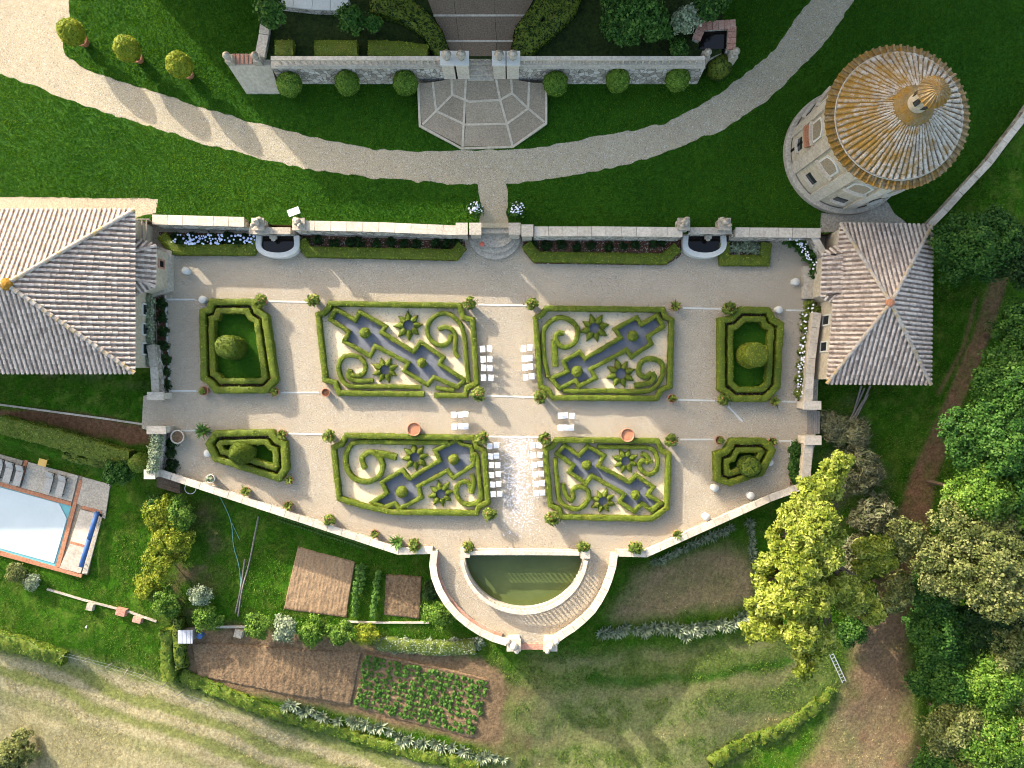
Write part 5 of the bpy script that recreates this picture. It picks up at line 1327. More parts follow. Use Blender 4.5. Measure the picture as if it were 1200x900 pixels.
WORDS = {'citrus': 'terracotta citrus pot ', 'spiky': 'spiky potted plant ', 'sparse': 'thin young potted plant ', 'palm': 'arching palm-like potted plant ', 'bare': 'potted bare stem '}
for i, (px, py, kind, lab) in enumerate(pots):
    p = at(px, py, .7); root = thing('potted_plant', WORDS[kind] + lab, 'potted plant', (p.x, p.y, -.005), 'potted plants of the garden', random.uniform(0, 6.28))
    sc = random.uniform(.92, 1.1); root.scale = (sc, sc, sc)
    put('pot', POT, 'terracotta', root); put('potting_soil', SOILD, 'bed_soil', root)
    if kind != 'bare':
        v = PV[kind, random.randrange(4 if kind == 'citrus' else 2)]
        put('foliage', v, {'citrus': 'citrus_leaf', 'spiky': 'citrus_leaf', 'sparse': 'citrus_leaf', 'palm': 'crop_leaf'}[kind], root)
        if kind == 'citrus':
            mb = MB()
            for k in range(4):
                a = random.uniform(0, 6.28); rr = random.uniform(.0, .42); mb.lathe((rr * math.cos(a), rr * math.sin(a), 1.05 + random.uniform(-.1, .28) - rr * .3), [(.02, -.04), (.05, 0), (.02, .045)], 6)
            put('fruit', mb.mesh('fruit'), 'terracotta', root)['kind'] = 'stuff'
    mb = MB(); mb.tube((0, 0, .5), (.03, .02, .95), .03, .018, 6); put('stem', mb.mesh('stem'), 'bark', root)
BIG, BS = make_pot(.56, .85), disc_mesh(.49, .74)
for px, py, lab, mt, sl_ in ((485, 503, 'large empty orange pot before the lower parterre hedge, kitchen garden side', 'terracotta', 'terracotta'), (735.5, 510, 'large empty orange pot before the lower parterre hedge, dry plot side', 'terracotta', 'terracotta'),
                        (207.5, 512, 'large pale pot filled with earth beside the side gate', 'pale_stone', 'soil')):
    p = at(px, py, .8); root = thing('large_pot', lab, 'pot', (p.x, p.y, -.005)); put('pot', BIG, None, root); root.children[0].data = BIG.copy(); root.children[0].data.materials.clear(); root.children[0].data.materials.append(MT[mt])
    put('pot_bottom', BS.copy(), sl_, root)
p = at(247, 561, .5); root = thing('white_pot', 'white stone pot with small plant by the jasmine wall end of the parapet', 'pot', (p.x, p.y, -.005))
put('pot', POT.copy(), 'white_stone', root); put('potting_soil', SOILD.copy(), 'bed_soil', root); put('foliage', PV['sparse', 0].copy(), 'silver_leaf', root)
# round white stone stands
mb = MB(); mb.lathe((0, 0, 0), [(.28, 0), (.3, .04), (.22, .1), (.2, .38), (.3, .44), (.32, .5), (.3, .54)], 20); DISC = mb.mesh('round_stand', True)
mb = MB(); mb.lathe((0, 0, 0), [(.3, .542), (.29, .56)], 20); 
for px, py, lab in ((217, 317, 'in front of the house bay'), (237, 351, 'at the house corner of the topiary bed by the large house'), (243, 531, 'beside the topiary bed by the jasmine wall'), (933, 330, 'in front of the pavilion bench'),
                    (913, 363, 'at the kerb by the pavilion topiary bed'), (902, 542, 'at the outer corner of the dark topiary bed'), (838, 572, 'at the inner corner of the dark topiary bed'), (880, 581, 'on the parapet walk below the dark topiary bed'), (828, 606, 'on the lit gravel by the parapet above the dry plot')):
    p = at(px, py, .5); tag(put('round_stand', DISC, 'white_stone', None, (p.x, p.y, -.005)), 'round white stone stand ' + lab, 'stand', 'round white stands')

# ---- white ceremony chairs
def make_chair():
    root = thing('folding_chair', 'x', 'chair')
    mb = MB(); mb.box((-.2, 0, .44), (.03, .42, .04)); mb.box((.2, 0, .44), (.03, .42, .04))
    for k in range(6): mb.box((0, -.18 + k * .072, .47), (.43, .058, .022))
    put('seat', mb.mesh('seat'), 'white_paint', root)
    bk = MB()
    for k in range(3): bk.box((0, .235 + k * .022, .62 + k * .1), (.42, .02, .07))
    put('backrest', bk.mesh('backrest'), 'white_paint', root)
    for s in (-1, 1):
        mb = MB(); mb.tube((s * .21, .2, .0), (s * .21, -.16, .44), .013, n=6); put('leg', mb.mesh('leg'), 'white_paint', root)
        mb = MB(); mb.tube((s * .195, -.2, .0), (s * .195, .3, .88), .014, n=6); put('leg', mb.mesh('leg'), 'white_paint', root)
    return root
CH = None
def chair_at(px, py, lab, grp, rz=0.0):
    global CH
    p = at(px, py, .5)
    o = CH = make_chair() if CH is None else copy_tree(CH)
    o.location = (p.x + random.uniform(-.035, .035), p.y + random.uniform(-.04, .04), 0.0); o.rotation_euler = (0, 0, rz + random.uniform(-.09, .09)); o['label'] = lab; o['group'] = grp
for r_, y in enumerate((410, 421.5, 432, 443.5)):
    for c_, x in enumerate((565.4, 573.6)): chair_at(x + r_ * .45, y - c_ * .6, 'white folding chair in the block of eight by the upper house side parterre', 'chairs, upper house side block')
    for c_, x in enumerate((613.8, 620.6)): chair_at(x + r_ * .8, y - .8 - c_ * .7, 'white folding chair in the block of eight by the upper tower side parterre', 'chairs, upper tower side block')
for y in (486.2, 500):
    for x in (532, 539.2, 545.8): chair_at(x, y, 'white folding chair among the two threes on the cross walk, house half', 'chairs, cross walk house side')
    for x in (656.6, 663.2, 669.8): chair_at(x, y + 1.5, 'white folding chair among the two threes on the cross walk, pavilion half', 'chairs, cross walk pavilion side')
for r_ in range(6):
    y = 523.6 + r_ * 11.2
    for c_, x in enumerate((573.8, 581.2)): chair_at(x + r_ * .85, y - c_ * .8, 'white folding chair in the block of twelve by the lower kitchen garden side parterre', 'chairs, lower kitchen garden block')
    for c_, x in enumerate((624.4, 631.8)): chair_at(x + r_ * .85, y - 1.2 - c_ * .3, 'white folding chair in the block of twelve by the lower dry plot side parterre', 'chairs, lower dry plot block')
# petals strewn over the aisle
n = 2800; px = RNG.normal(607, 12, n); py = RNG.uniform(513, 632, n); ok = (px > 584 + (py - 513) * .05) & (px < 628 + (py - 513) * .05) & (RNG.random(n) < np.clip((640 - py) / 60, 0, 1))
px, py = px[ok], py[ok]; P = np.stack([(px - 600) / 14, (450 - py) / 14, np.full(len(px), .02)], 1)
Vq, Fq2 = leaf_quads(P, np.tile([0, 0, 1.0], (len(P), 1)), .055, 1.3, up=2, jit=.25)
Vq[:, 2] = np.maximum(Vq[:, 2], .008)
tag(put('flower_petals', np_mesh('flower_petals', Vq, Fq2, RNG.random(len(Fq2))), 'flower_white'), 'white flower petals strewn along the aisle between the chairs', 'petals', kind='stuff')

# ---- signboard-like white lamp panel and sundry stones by the wall
p = at(344, 248, 2.6); root = thing('lamp_panel', 'white square lamp panel on a short post behind the wall fountain', 'lamp', (p.x, p.y, LZ))
mb = MB(); mb.tube((p.x, p.y, LZ), (p.x, p.y, 2.5), .05, n=8); mb.build('post', 'dark_metal', root)
mb = MB(); mb.box((p.x, p.y, 2.56), (.95, .55, .08), .35); mb.build('panel', 'white_paint', root)
mb = MB(); mb.box((p.x, p.y, 2.49), (.5, .3, .06), .35); mb.build('bracket', 'dark_metal', root)

# ---- ball trees in tubs and under the forecourt wall
def ball_tree(px, py, lab, r=.98, hz=2.0, tub=True, z=LZ, grp=None, leaf='lime_leaf'):
    p = at(px, py, z + hz); root = thing('ball_tree', lab, 'tree', (p.x, p.y, z), grp)
    if tub:
        put('tub', make_pot(.48, .7), 'terracotta', root); put('potting_soil', disc_mesh(.42, .62), 'bed_soil', root)
    mb = MB(); mb.tube((0, 0, 0.0), (0, 0, hz - r * .7), .09, .07, 8); put('trunk', mb.mesh('trunk'), 'bark', root)
    V, F = ball_surface((p.x, p.y, z + hz), r, r, 22, 14, .09, int(px)); leafy('crown', V, F, leaf, leaf, 230, .1, parent=root)
for px, py, lab in ((83, 37, 'clipped ball tree in a tub at the bend of the drive'), (149, 57, 'clipped ball tree in a tub, middle of three beside the drive'), (210, 76, 'clipped ball tree in a tub, next to the splayed buttress')):
    ball_tree(px, py, lab, grp='tub trees by the drive', leaf='shrub_leaf')
for px, py, lab in ((339, 99, 'clipped ball shrub under the wall beside the buttress'), (407, 97, 'clipped ball shrub under the wall, middle of the buttress side three'), (475, 97, 'clipped ball shrub under the wall beside the paved apron, buttress side'),
                    (651, 98, 'clipped ball shrub under the wall beside the paved apron, tank side'), (724, 94, 'clipped ball shrub under the wall, middle of the tank side three'), (794, 93, 'clipped ball shrub under the wall close to the brick tank')):
    ball_tree(px, py, lab, r=.95, hz=1.5, tub=False, grp='ball shrubs under the forecourt wall', leaf='lime_leaf')
p = at(843, 78, 2.4); bush('shrub', 'dark round shrub at the corner of the brick tank', (p.x, p.y, LZ), 1.0, 2.2, 'deep_leaf', seed=4)
# forecourt planting
for P, lab in (([(323, 57), (344, 57)], 'short square box block next to the side wall'), ([(369, 57), (419, 57)], 'long box block in the middle of the forecourt bed'), ([(432, 57), (470, 58), (502, 62)], 'tapering box block beside the mounded lawn')):
    hedge('box_block', lab, P, 1.15, .7, z=FZ, dens=130)
for sgn, pts, lab in ((-1, [(436, 0), (470, 5), (500, 22), (520, 50), (522, 62), (508, 64), (490, 40), (462, 18), (430, 8), (430, -30), (470, -30)], 'curved dark hedge mound beside the forecourt path, buttress side'),
                      (1, [(690, 0), (660, 6), (625, 30), (604, 55), (604, 62), (620, 62), (650, 40), (682, 18), (690, -30), (630, -30), (606, 20)], 'curved dark hedge mound beside the forecourt path, tank side')):
    pass
def mound(poly, z0, h, lab, leaf='deep_leaf', core='box_core'):
    P = atl(poly, z0 + h); c = Vector((sum(p.x for p in P) / len(P), sum(p.y for p in P) / len(P), 0)); P = resample(P, .4, True); n = len(P); V = []; F = []; rings = [(1.0, z0 - .02), (1.0, z0 + h * .6), (.93, z0 + h * .92), (.75, z0 + h), (.4, z0 + h * 1.08), (.05, z0 + h * 1.1)]
    for s, z in rings:
        for p in P: V.append((c.x + (p.x - c.x) * s, c.y + (p.y - c.y) * s, z + (float(vnoise(p.x * s, p.y * s, 1.5, 3)) - .5) * .12 * (z > z0)))
    for k in range(len(rings) - 1):
        for i in range(n): j = (i + 1) % n; F.append((k * n + i, k * n + j, (k + 1) * n + j, (k + 1) * n + i))
    o = leafy('hedge_mound', V, F, core, leaf, 110, .12, loc=(c.x, c.y, z0)); tag(o, lab, 'hedge')
mound([(432, -20), (470, -10), (498, 8), (517, 32), (525, 55), (520, 66), (510, 63), (495, 40), (468, 22), (432, 12)], FZ, .9, 'curved dark hedge mound beside the forecourt path, buttress side')
mound([(690, -25), (676, 12), (650, 38), (622, 62), (608, 66), (599, 58), (604, 30), (622, 5), (645, -25)], FZ, .9, 'curved dark hedge mound beside the forecourt path, tank side')
# ================================================================== TREES AND OUTER GROUNDS
def tree(name, label, px, py, zc, lobes, leaf, nclump, nleaf, size, seed, trunk_h=None, base=None, group=None, cr=.5, cat='tree', aspect=1.6, up=.5, trunk_r=.18, dark=None):
    """px,py: middle of the crown, zc: its height above its own ground; lobes relative to the crown middle (m)"""
    g = on(px, py) if base is None else base
    z0 = g.z; c = at(px, py, z0 + zc)
    root = thing(name, label, cat, (c.x, c.y, z0), group)
    L = [(l[0], l[1], zc + l[2], l[3], l[4], l[5]) for l in lobes]
    mb = MB(); top = Vector((0, 0, zc * .75)); mb.tube((0, 0, -.3), top, trunk_r, trunk_r * .6, 8)
    for l in L:
        e = Vector((l[0], l[1], l[2])); mid = top.lerp(e, .5) + Vector((random.uniform(-.2, .2), random.uniform(-.2, .2), .1))
        mb.tube(top - Vector((0, 0, .4)), mid, trunk_r * .5, trunk_r * .32, 6); mb.tube(mid, e + Vector((0, 0, l[5] * .5)), trunk_r * .32, .02, 6)
    put('trunk', mb.mesh('trunk'), 'bark', root)
    put('crown', crown_mesh('crown', L, nclump, nleaf, size, seed, cr, aspect, up), leaf, root)
    return root
def lob(n, R_, H_, seed, r=.5, sx=1.0, sy=1.0):
    rng = random.Random(seed); out = [(0, 0, .2 * H_, R_ * .62 * sx, R_ * .62 * sy, H_ * .8)]
    for i in range(n):
        a = 2 * math.pi * i / n + rng.uniform(-.4, .4); d = R_ * rng.uniform(.45, .68)
        out.append((math.cos(a) * d * sx, math.sin(a) * d * sy, rng.uniform(-.45, .25) * H_, R_ * r * rng.uniform(.75, 1.1), R_ * r * rng.uniform(.75, 1.1), H_ * rng.uniform(.4, .62)))
    return out
# wood on the right-hand slope
wood = [(1140, 288, 4.2, 3.2, 2.4, 'wood_leaf', 'dark broad tree beside the curving boundary wall'), (1196, 300, 4, 2.6, 2, 'deep_leaf', 'dark tree at the wood edge near the boundary wall'),
        (1200, 390, 4.5, 2.4, 2.3, 'wood_leaf', 'mid green tree above the cart track'), (1196, 455, 6, 3.4, 2.8, 'wood_leaf', 'tall leafy green tree above the track bend'),
        (1168, 520, 7, 3.9, 3.2, 'wood_leaf', 'large fresh green tree leaning over the cart track'), (1186, 560, 7, 3.6, 3, 'wood_leaf', 'fresh green tree behind the lime crown'),
        (1148, 578, 7.4, 2.6, 2, 'lime_leaf', 'lime yellow crown in front of the fresh green trees'), (1196, 600, 6.5, 2.6, 2.4, 'lime_leaf', 'lime yellow crown at the upper edge of the olive tree'),
        (1150, 648, 6.5, 4.6, 3, 'olive_leaf', 'broad pale olive coloured tree in the middle of the wood'), (1192, 680, 6, 3.2, 2.6, 'olive_leaf', 'pale olive coloured tree deeper in the wood'),
        (1098, 690, 2.6, 2.4, 1.5, 'wood_leaf', 'low green bush on the track side below the olive tree'), (1108, 742, 2.8, 2.9, 1.7, 'wood_leaf', 'ivy green thicket along the clearing'),
        (1160, 735, 3.2, 2.8, 1.8, 'deep_leaf', 'dark hollow thicket below the olive tree'), (1112, 800, 3, 2.8, 1.8, 'wood_leaf', 'dark green bush at the clearing edge'), (1188, 752, 4.5, 2.3, 1.8, 'olive_leaf', 'greyish olive tree in the hollow of the wood'),
        (1165, 800, 5, 2.8, 2, 'lime_leaf', 'light green tree among dark thickets'), (1120, 848, 4.2, 2.8, 2, 'olive_leaf', 'olive brown bush beside the clearing'), (1168, 862, 5.4, 3.2, 2.3, 'lime_leaf', 'light green tree at the wood corner'),
        (1098, 895, 3, 2.2, 1.6, 'wood_leaf', 'green bush at the foot of the clearing'), (1205, 850, 5.5, 3, 2.4, 'olive_leaf', 'pale olive tree at the wood corner'), (1140, 910, 4.5, 3, 2, 'olive_leaf', 'olive bush below the light green tree')]
for i, (px, py, zc, r, h, lf, lab) in enumerate(wood):
    k = int(70 * r * r ** .6) + 60
    tree('broadleaf_tree', lab, px, py, zc, lob(6 + i % 3, r, h, i + 5), lf, k, 52, .135, 400 + i, group='trees of the wood', cr=.52)
# big golden tree beside the end wall, made of plume-like lobes
gb = on(965, 650)
gold_l = []
for (x, y, dz, r) in ((982, 545, 1.0, 1.25), (968, 570, 1.4, 1.5), (950, 588, 1.2, 1.5), (932, 604, .4, 1.5), (962, 610, 2.0, 1.8), (945, 632, 2.2, 2.0), (918, 650, .8, 1.5), (900, 662, 0, 1.3), (938, 668, 2.2, 2.1), (968, 650, 1.9, 1.8),
                      (930, 700, 1.6, 2.2), (905, 706, .6, 1.7), (955, 700, 1.8, 2.0), (985, 690, .6, 1.5), (1008, 700, 0, 1.3), (940, 740, 1.0, 2.0), (905, 738, -.2, 1.4), (960, 752, .3, 1.6), (948, 778, -.4, 1.1), (1030, 718, -.6, .9), (890, 742, -.8, .9)):
    q = at(x, y, gb.z + 7.5 + dz); c = at(965, 650, gb.z + 7.5); gold_l.append((q.x - c.x, q.y - c.y, dz - .3, r * .66, r * .66, r * .7))
rg = random.Random(5)
for l in list(gold_l):                       # plumes reaching out from each limb
    for k in range(4):
        a = rg.uniform(0, 6.28); e = 1.15 * l[3]; ln = rg.uniform(.5, .95) * l[3]
        for j in range(3): gold_l.append((l[0] + math.cos(a) * (e + ln * (j - 1) * .55), l[1] + math.sin(a) * (e + ln * (j - 1) * .55), l[2] - .25 - .12 * j, .42 - .08 * j, .42 - .08 * j, .3))
tree('golden_tree', 'big yellow green feathery tree beside the garden end wall', 965, 650, 7.5, gold_l, 'gold_leaf', 2300, 40, .125, 460, base=gb, cr=.36, trunk_r=.3, aspect=2.4, up=.8)
tree('golden_tree', 'small yellow feathery tree leaning over the cart track', 1025, 655, 5, [(-.6, .9, .2, 1.3, .8, .7), (.4, 1.0, .3, .9, .7, .6), (-.3, -.6, 0, 1.5, .7, .6), (.8, -.2, 0, 1.0, .6, .5)], 'gold_leaf', 150, 52, .13, 461, cr=.36, aspect=2.4, up=.8)
tree('olive_tree', 'pale olive tree over the cart track', 1058, 632, 4.6, [(0, .6, .2, 1.5, 1.1, .9), (1.3, -.2, .1, 1.3, 1.0, .8), (-.3, -.7, 0, 1.1, .9, .7)], 'olive_leaf', 190, 52, .13, 462, cr=.4)
tree('olive_tree', 'small greyish olive tree at the top of the clearing', 1052, 695, 4.0, [(0, 0, 0, 1.2, 1.3, .8), (.3, .9, 0, .9, .8, .7), (-.4, -.9, -.1, .8, .8, .6)], 'olive_leaf', 120, 52, .13, 463, cr=.36)
for i, (px, py, zc, r, lab) in enumerate(((1012, 552, 1.6, 2.0, 'grey twiggy thicket between golden tree and cart track'), (1022, 600, 1.6, 1.9, 'grey twiggy thicket below the log pile'), (1000, 510, 1.2, 1.6, 'grey brushwood heap beside the gate pier'), (1005, 650, 1.6, 1.7, 'grey twiggy thicket behind the golden tree'), (975, 500, .9, 1.2, 'dark grey brushwood beside the garden gate'))):
    tree('thicket', lab, px, py, zc, lob(5, r, zc * .8, i + 60), 'grey_twig', 95, 40, .10, 480 + i, cr=.4, cat='shrub', aspect=4.0, trunk_r=.08)
for i, (px, py, zc, r, lf, lab) in enumerate(((1020, 712, 1.6, 1.6, 'wood_leaf', 'green bush under the small golden tree'), (1000, 740, 1.3, 1.3, 'wood_leaf', 'green bush between golden tree and clearing'), (1120, 630, 2.2, 1.8, 'deep_leaf', 'dark bush between track and olive tree'))):
    tree('bush', lab, px, py, zc, lob(4, r, zc * .8, i + 70), lf, 90, 44, .12, 490 + i, cr=.4, cat='shrub', trunk_r=.08)
# shrubs around the pool garden and kitchen garden
shr = [(188, 602, 1.3, 1.5, 'shrub_leaf', 'ochre tinged shrub next to the hoop at the parapet foot'), (212, 600, 1.4, 1.5, 'lime_leaf', 'bright green shrub at the parapet foot'), (200, 632, 1.5, 1.8, 'shrub_leaf', 'large yellow green shrub beside the pool lawn'),
       (190, 660, 1.4, 1.5, 'shrub_leaf', 'yellow shrub at the lower end of the pool lawn'), (172, 690, 1.1, 1.1, 'shrub_leaf', 'golden shrub near the stone blocks'), (192, 705, 1.2, 1.4, 'lime_leaf', 'green shrub above the browned hedge'), (182, 590, .9, .9, 'wood_leaf', 'dark small shrub below the wooden bench'),
       (242, 725, 1.0, 1.1, 'lime_leaf', 'lime green shrub beside the corrugated shed'), (234, 697, 1.0, .9, 'silver_leaf', 'grey green shrub in the kitchen garden corner'), (141, 553, 1.2, 1.3, 'wood_leaf', 'rounded green shrub at the end of the pool hedge'),
       (515, 718, 1.1, 1.3, 'lime_leaf', 'bright bush against the curved parapet'), (505, 690, .9, .8, 'deep_leaf', 'dark climber against the curved parapet'), (18, 882, 1.4, 1.8, 'olive_leaf', 'dark olive bush in the straw field'), (8, 898, 1.2, 1.5, 'deep_leaf', 'dark bush at the straw field corner'),
       (303, 733, 1.1, 1.2, 'lime_leaf', 'round pale green bush first in the row beside the soil strip'), (334, 735, 1.1, 1.2, 'silver_leaf', 'round silvery bush second in the row'), (366, 742, 1.1, 1.3, 'lime_leaf', 'leafy bush third in the row'), (398, 742, 1.1, 1.2, 'lime_leaf', 'leafy bush fourth in the row'), (430, 742, .8, .9, 'shrub_leaf', 'small yellow green bush at the end of the row'),
       (20, 672, .6, .8, 'olive_leaf', 'small olive bush below the pool'), (38, 682, .5, .7, 'silver_leaf', 'small grey bush below the pool')]
for i, (px, py, zc, r, lf, lab) in enumerate(shr):
    tree('shrub', lab, px, py, zc, lob(5, r, zc * .85, i + 90), lf, int(46 * r * r) + 36, 42, .105, 520 + i, cr=.32, cat='shrub', trunk_r=.06)
p = on(170, 541); bush('shrub', 'bright clipped lime ball against the jasmine wall', (p.x, p.y, p.z - .1), .85, 1.9, 'lime_leaf', seed=2, dens=200)
# hedges of the outer grounds
def ghedge(lab, pts, w, h, leaf, core='box_core', size=.1, dens=90, rough=.09):
    P = [on(*q) for q in pts]
    # split in short lengths that follow the slope
    P3 = resample(P, .5); z = min(p.z for p in P3)
    V, F = hedge_surface([Vector((p.x, p.y)) for p in P3], w, 0, h, False, step=.3, rough=rough, seed=int(abs(P[0].x)), round_=.15)
    V[:, 2] += gz(V[:, 0], V[:, 1]) - .05
    o = leafy('hedge', V, F, core, leaf, dens, size, loc=(P[0].x, P[0].y, P[0].z)); tag(o, lab, 'hedge')
ghedge('long clipped hedge above the swimming pool', [(8, 497), (60, 510), (110, 524), (158, 538)], 1.6, 1.1, 'citrus_leaf')
ghedge('loose green hedge below the long clipped hedge', [(80, 532), (110, 540), (140, 545)], .9, .6, 'wood_leaf', rough=.2)
ghedge('bright green hedge along the edge of the straw field', [(-20, 740), (20, 752), (50, 760), (80, 770)], 1.3, .9, 'lime_leaf', rough=.16)
ghedge('browned upright hedge between pool lawn and soil strip', [(200, 735), (200, 765), (203, 792)], 1.1, 1.1, 'rough_blade', rough=.14)
ghedge('dark green hedge beside the corrugated shed', [(212, 722), (213, 750), (216, 780)], .9, 1.0, 'deep_leaf', rough=.14)
ghedge('low green verge hedge below the soil strip', [(214, 790), (250, 806), (300, 826), (360, 846), (430, 866), (500, 884), (560, 896)], 1.1, .45, 'lime_leaf', rough=.2)
ghedge('yellow green hedge curving along the lower field', [(830, 893), (870, 872), (915, 855), (950, 832), (975, 805)], 1.1, .4, 'rough_blade', rough=.3)
ghedge('grey lavender hedge between soil strip and pond wall', [(444, 752), (480, 756), (520, 758), (556, 756)], 1.2, .6, 'silver_leaf', rough=.16)

# agaves
def agave(seed, n=22, L=.62):
    rng = random.Random(seed); V = []; F = []; A = []
    for k in range(n):
        a = 2.4 * k; el = .2 + 1.0 * k / n; l = L * rng.uniform(.85, 1.1); w = .075
        d = Vector((math.cos(a) * math.cos(el), math.sin(a) * math.cos(el), math.sin(el))); s = Vector((-math.sin(a), math.cos(a), 0)) * w; b0 = len(V)
        p = Vector((0, 0, .05)); m_ = p + d * l * .5; e = p + d * l; up = Vector((0, 0, .03))
        V += [p - s * .7, p - up, p + s * .7, m_ + s, m_ - up, m_ - s, e]; F += [(b0, b0 + 1, b0 + 4, b0 + 5), (b0 + 1, b0 + 2, b0 + 3, b0 + 4)]; F += [(b0 + 5, b0 + 4, b0 + 6), (b0 + 4, b0 + 3, b0 + 6)]; A += [rng.random()] * 4
    me = bpy.data.meshes.new('agave'); me.from_pydata(V, [], F); a_ = me.attributes.new('var', 'FLOAT', 'FACE'); a_.data.foreach_set('value', np.array(A, dtype=np.float32)); return me
AG = [agave(i) for i in range(3)]
def agaves(spots, lab, grp, s=1.0):
    spots = list(spots) + [((a[0] + c[0]) / 2 + random.uniform(-2, 2), (a[1] + c[1]) / 2 + random.uniform(-3, 3)) for a, c in zip(spots[:-1], spots[1:])]
    for q in spots:
        p = on(q[0], q[1]); o = put('agave', random.choice(AG), 'silver_leaf', None, (p.x, p.y, p.z - .03)); k = s * random.uniform(.8, 1.25) * (q[2] if len(q) > 2 else 1)
        o.scale = (k, k, k); o.rotation_euler = (0, 0, random.uniform(0, 6)); tag(o, lab, 'agave', grp)
agaves([(705, 742), (716, 741), (730, 738), (733, 734), (755, 741), (757, 737), (775, 733), (778, 738), (790, 734), (797, 738), (803, 744), (810, 735), (818, 740), (826, 732), (832, 738), (845, 729), (852, 733), (862, 727), (872, 722), (880, 717)], 'silver agave in the row below the dry plot', 'agaves below the dry plot', 1.15)
agaves([(878, 612), (880, 622), (882, 634), (881, 646), (884, 658), (886, 670), (889, 682), (889, 694), (887, 706)], 'green agave in the row beside the golden tree', 'agaves beside the golden tree', .85)
agaves([(766, 658), (778, 655), (790, 649), (802, 644), (814, 637), (826, 631), (842, 624), (856, 618)], 'agave at the foot of the parapet above the dry plot', 'agaves under the parapet', .9)
agaves([(335, 828), (345, 826), (357, 833), (364, 830), (377, 838), (383, 842), (410, 843), (418, 846), (428, 848), (446, 851), (466, 862), (472, 868), (487, 871), (510, 870), (518, 875), (543, 879), (550, 884), (565, 887), (572, 884), (590, 889)], 'silver agave along the verge below the vegetable rows', 'agaves along the verge', 1.1)
clumps('lavender', 'silvery lavender tuft in the strip by the pond wall', 'plant', [(446 + i * 9.5, 752 + (i % 3) * 3) for i in range(13)], .45, .5, 'silver_leaf', 30, 10, .1, 'lavender tufts', seedbase=600, w=lambda s: on(s[0], s[1]), up=.9)

# kitchen garden: tilled plots with furrows, crop rows
def plot(name, quad, nrow, lift=.11, amp=.05, mat='soil', along=0):
    P = [on(*q) for q in quad]; n, m_ = (nrow * 6, 30); V = np.zeros((n + 1, m_ + 1, 3))
    for i in range(n + 1):
        for j in range(m_ + 1):
            u, v = i / n, j / m_; p = P[0].lerp(P[1], u).lerp(P[3].lerp(P[2], u), v)
            z = float(gz(p.x, p.y)) + lift + amp * math.sin(u * nrow * 2 * math.pi) + (float(fbm(p.x, p.y, 3.0, 71, 3)) - .5) * .14
            wob = .06 * (float(vnoise(p.x, p.y, 1.1, 72)) - .5)
            if i in (0, n) or j in (0, m_): z -= .22
            V[i, j] = (p.x + wob, p.y + wob, z)
    I_ = np.arange((n + 1) * (m_ + 1)).reshape(n + 1, m_ + 1); F = np.stack([I_[:-1, :-1], I_[:-1, 1:], I_[1:, 1:], I_[1:, :-1]], -1).reshape(-1, 4)
    a = V.reshape(-1, 3); nz = np.cross(a[F[0, 1]] - a[F[0, 0]], a[F[0, 2]] - a[F[0, 0]])[2]
    if nz < 0: F = F[:, ::-1]
    tag(put(name, np_mesh(name, a, F, None, True), mat), kind='structure')
M('tilled', [(122, 98, 72), (138, 112, 84), (152, 126, 96)], .7, [(94, 76, 54), (166, 140, 108)], 6, .4, bmp=.7, bscale=8, bdist=.08)
plot('tilled_plot', [(349, 639), (417, 657), (406, 725), (332, 715)], 17, amp=.006, mat='tilled')
plot('tilled_plot', [(452, 672), (495, 675), (492, 726), (450, 721)], 9, amp=.006, mat='soil')
plot('soil_strip', [(224, 752), (424, 763), (412, 828), (232, 792)], 26, amp=.012, mat='soil')
plot('vegetable_plot', [(424, 763), (413, 828), (558, 866), (577, 796)], 11, amp=.03, mat='soil')
CROP = [crown_mesh('vegetable_plant', [(0, 0, .12, .15, .15, .1)], 8, 6, .11, 620 + i, .09, 1.5, 1.0) for i in range(4)]
A_, B_, C_, D_ = (426, 766), (574, 798), (556, 862), (416, 826)
cnt = 0
for r_ in range(11):
    v = (r_ + .5) / 11
    for k in range(26):
        u = (k + random.uniform(.2, .8)) / 26
        if random.random() < .08 + .25 * max(0, u - .75): continue
        x = (A_[0] * (1 - u) + B_[0] * u) * (1 - v) + (D_[0] * (1 - u) + C_[0] * u) * v; y = (A_[1] * (1 - u) + B_[1] * u) * (1 - v) + (D_[1] * (1 - u) + C_[1] * u) * v
        p = on(x + random.uniform(-1, 1), y + random.uniform(-.6, .6)); o = put('vegetable_plant', CROP[cnt % 4], 'crop_leaf', None, (p.x, p.y, p.z + .03)); cnt += 1
        s = random.uniform(.8, 1.45); o.scale = (s, s, s); o.rotation_euler = (0, 0, random.uniform(0, 6)); tag(o, 'young green vegetable plant in the rows on bare soil', 'vegetable', 'vegetable rows')
BEAN = [crown_mesh('bean_plant', [(0, 0, .35, .22, .22, .35)], 20, 8, .12, 640 + i, .14, 1.5, .6) for i in range(3)]
for x0, y0, x1, y1, lab in ((421, 664, 416, 718, 'bean plant in the row beside the large tilled plot'), (444, 670, 437, 720, 'bean plant in the row beside the small tilled plot'), (427, 662, 424, 690, 'bean plant in the short middle row')):
    k = int(abs(y1 - y0) / 5)
    for i in range(k):
        t = i / (k - 1); p = on(x0 + (x1 - x0) * t + random.uniform(-1, 1), y0 + (y1 - y0) * t); o = put('bean_plant', random.choice(BEAN), 'crop_leaf', None, (p.x, p.y, p.z - .02)); o.rotation_euler = (0, 0, random.uniform(0, 6)); tag(o, lab, 'vegetable', lab.replace('bean plant in', 'beans in'))
LET = crown_mesh('seedling', [(0, 0, .08, .12, .12, .08)], 6, 5, .1, 650, .06, 1.3, 1.0)
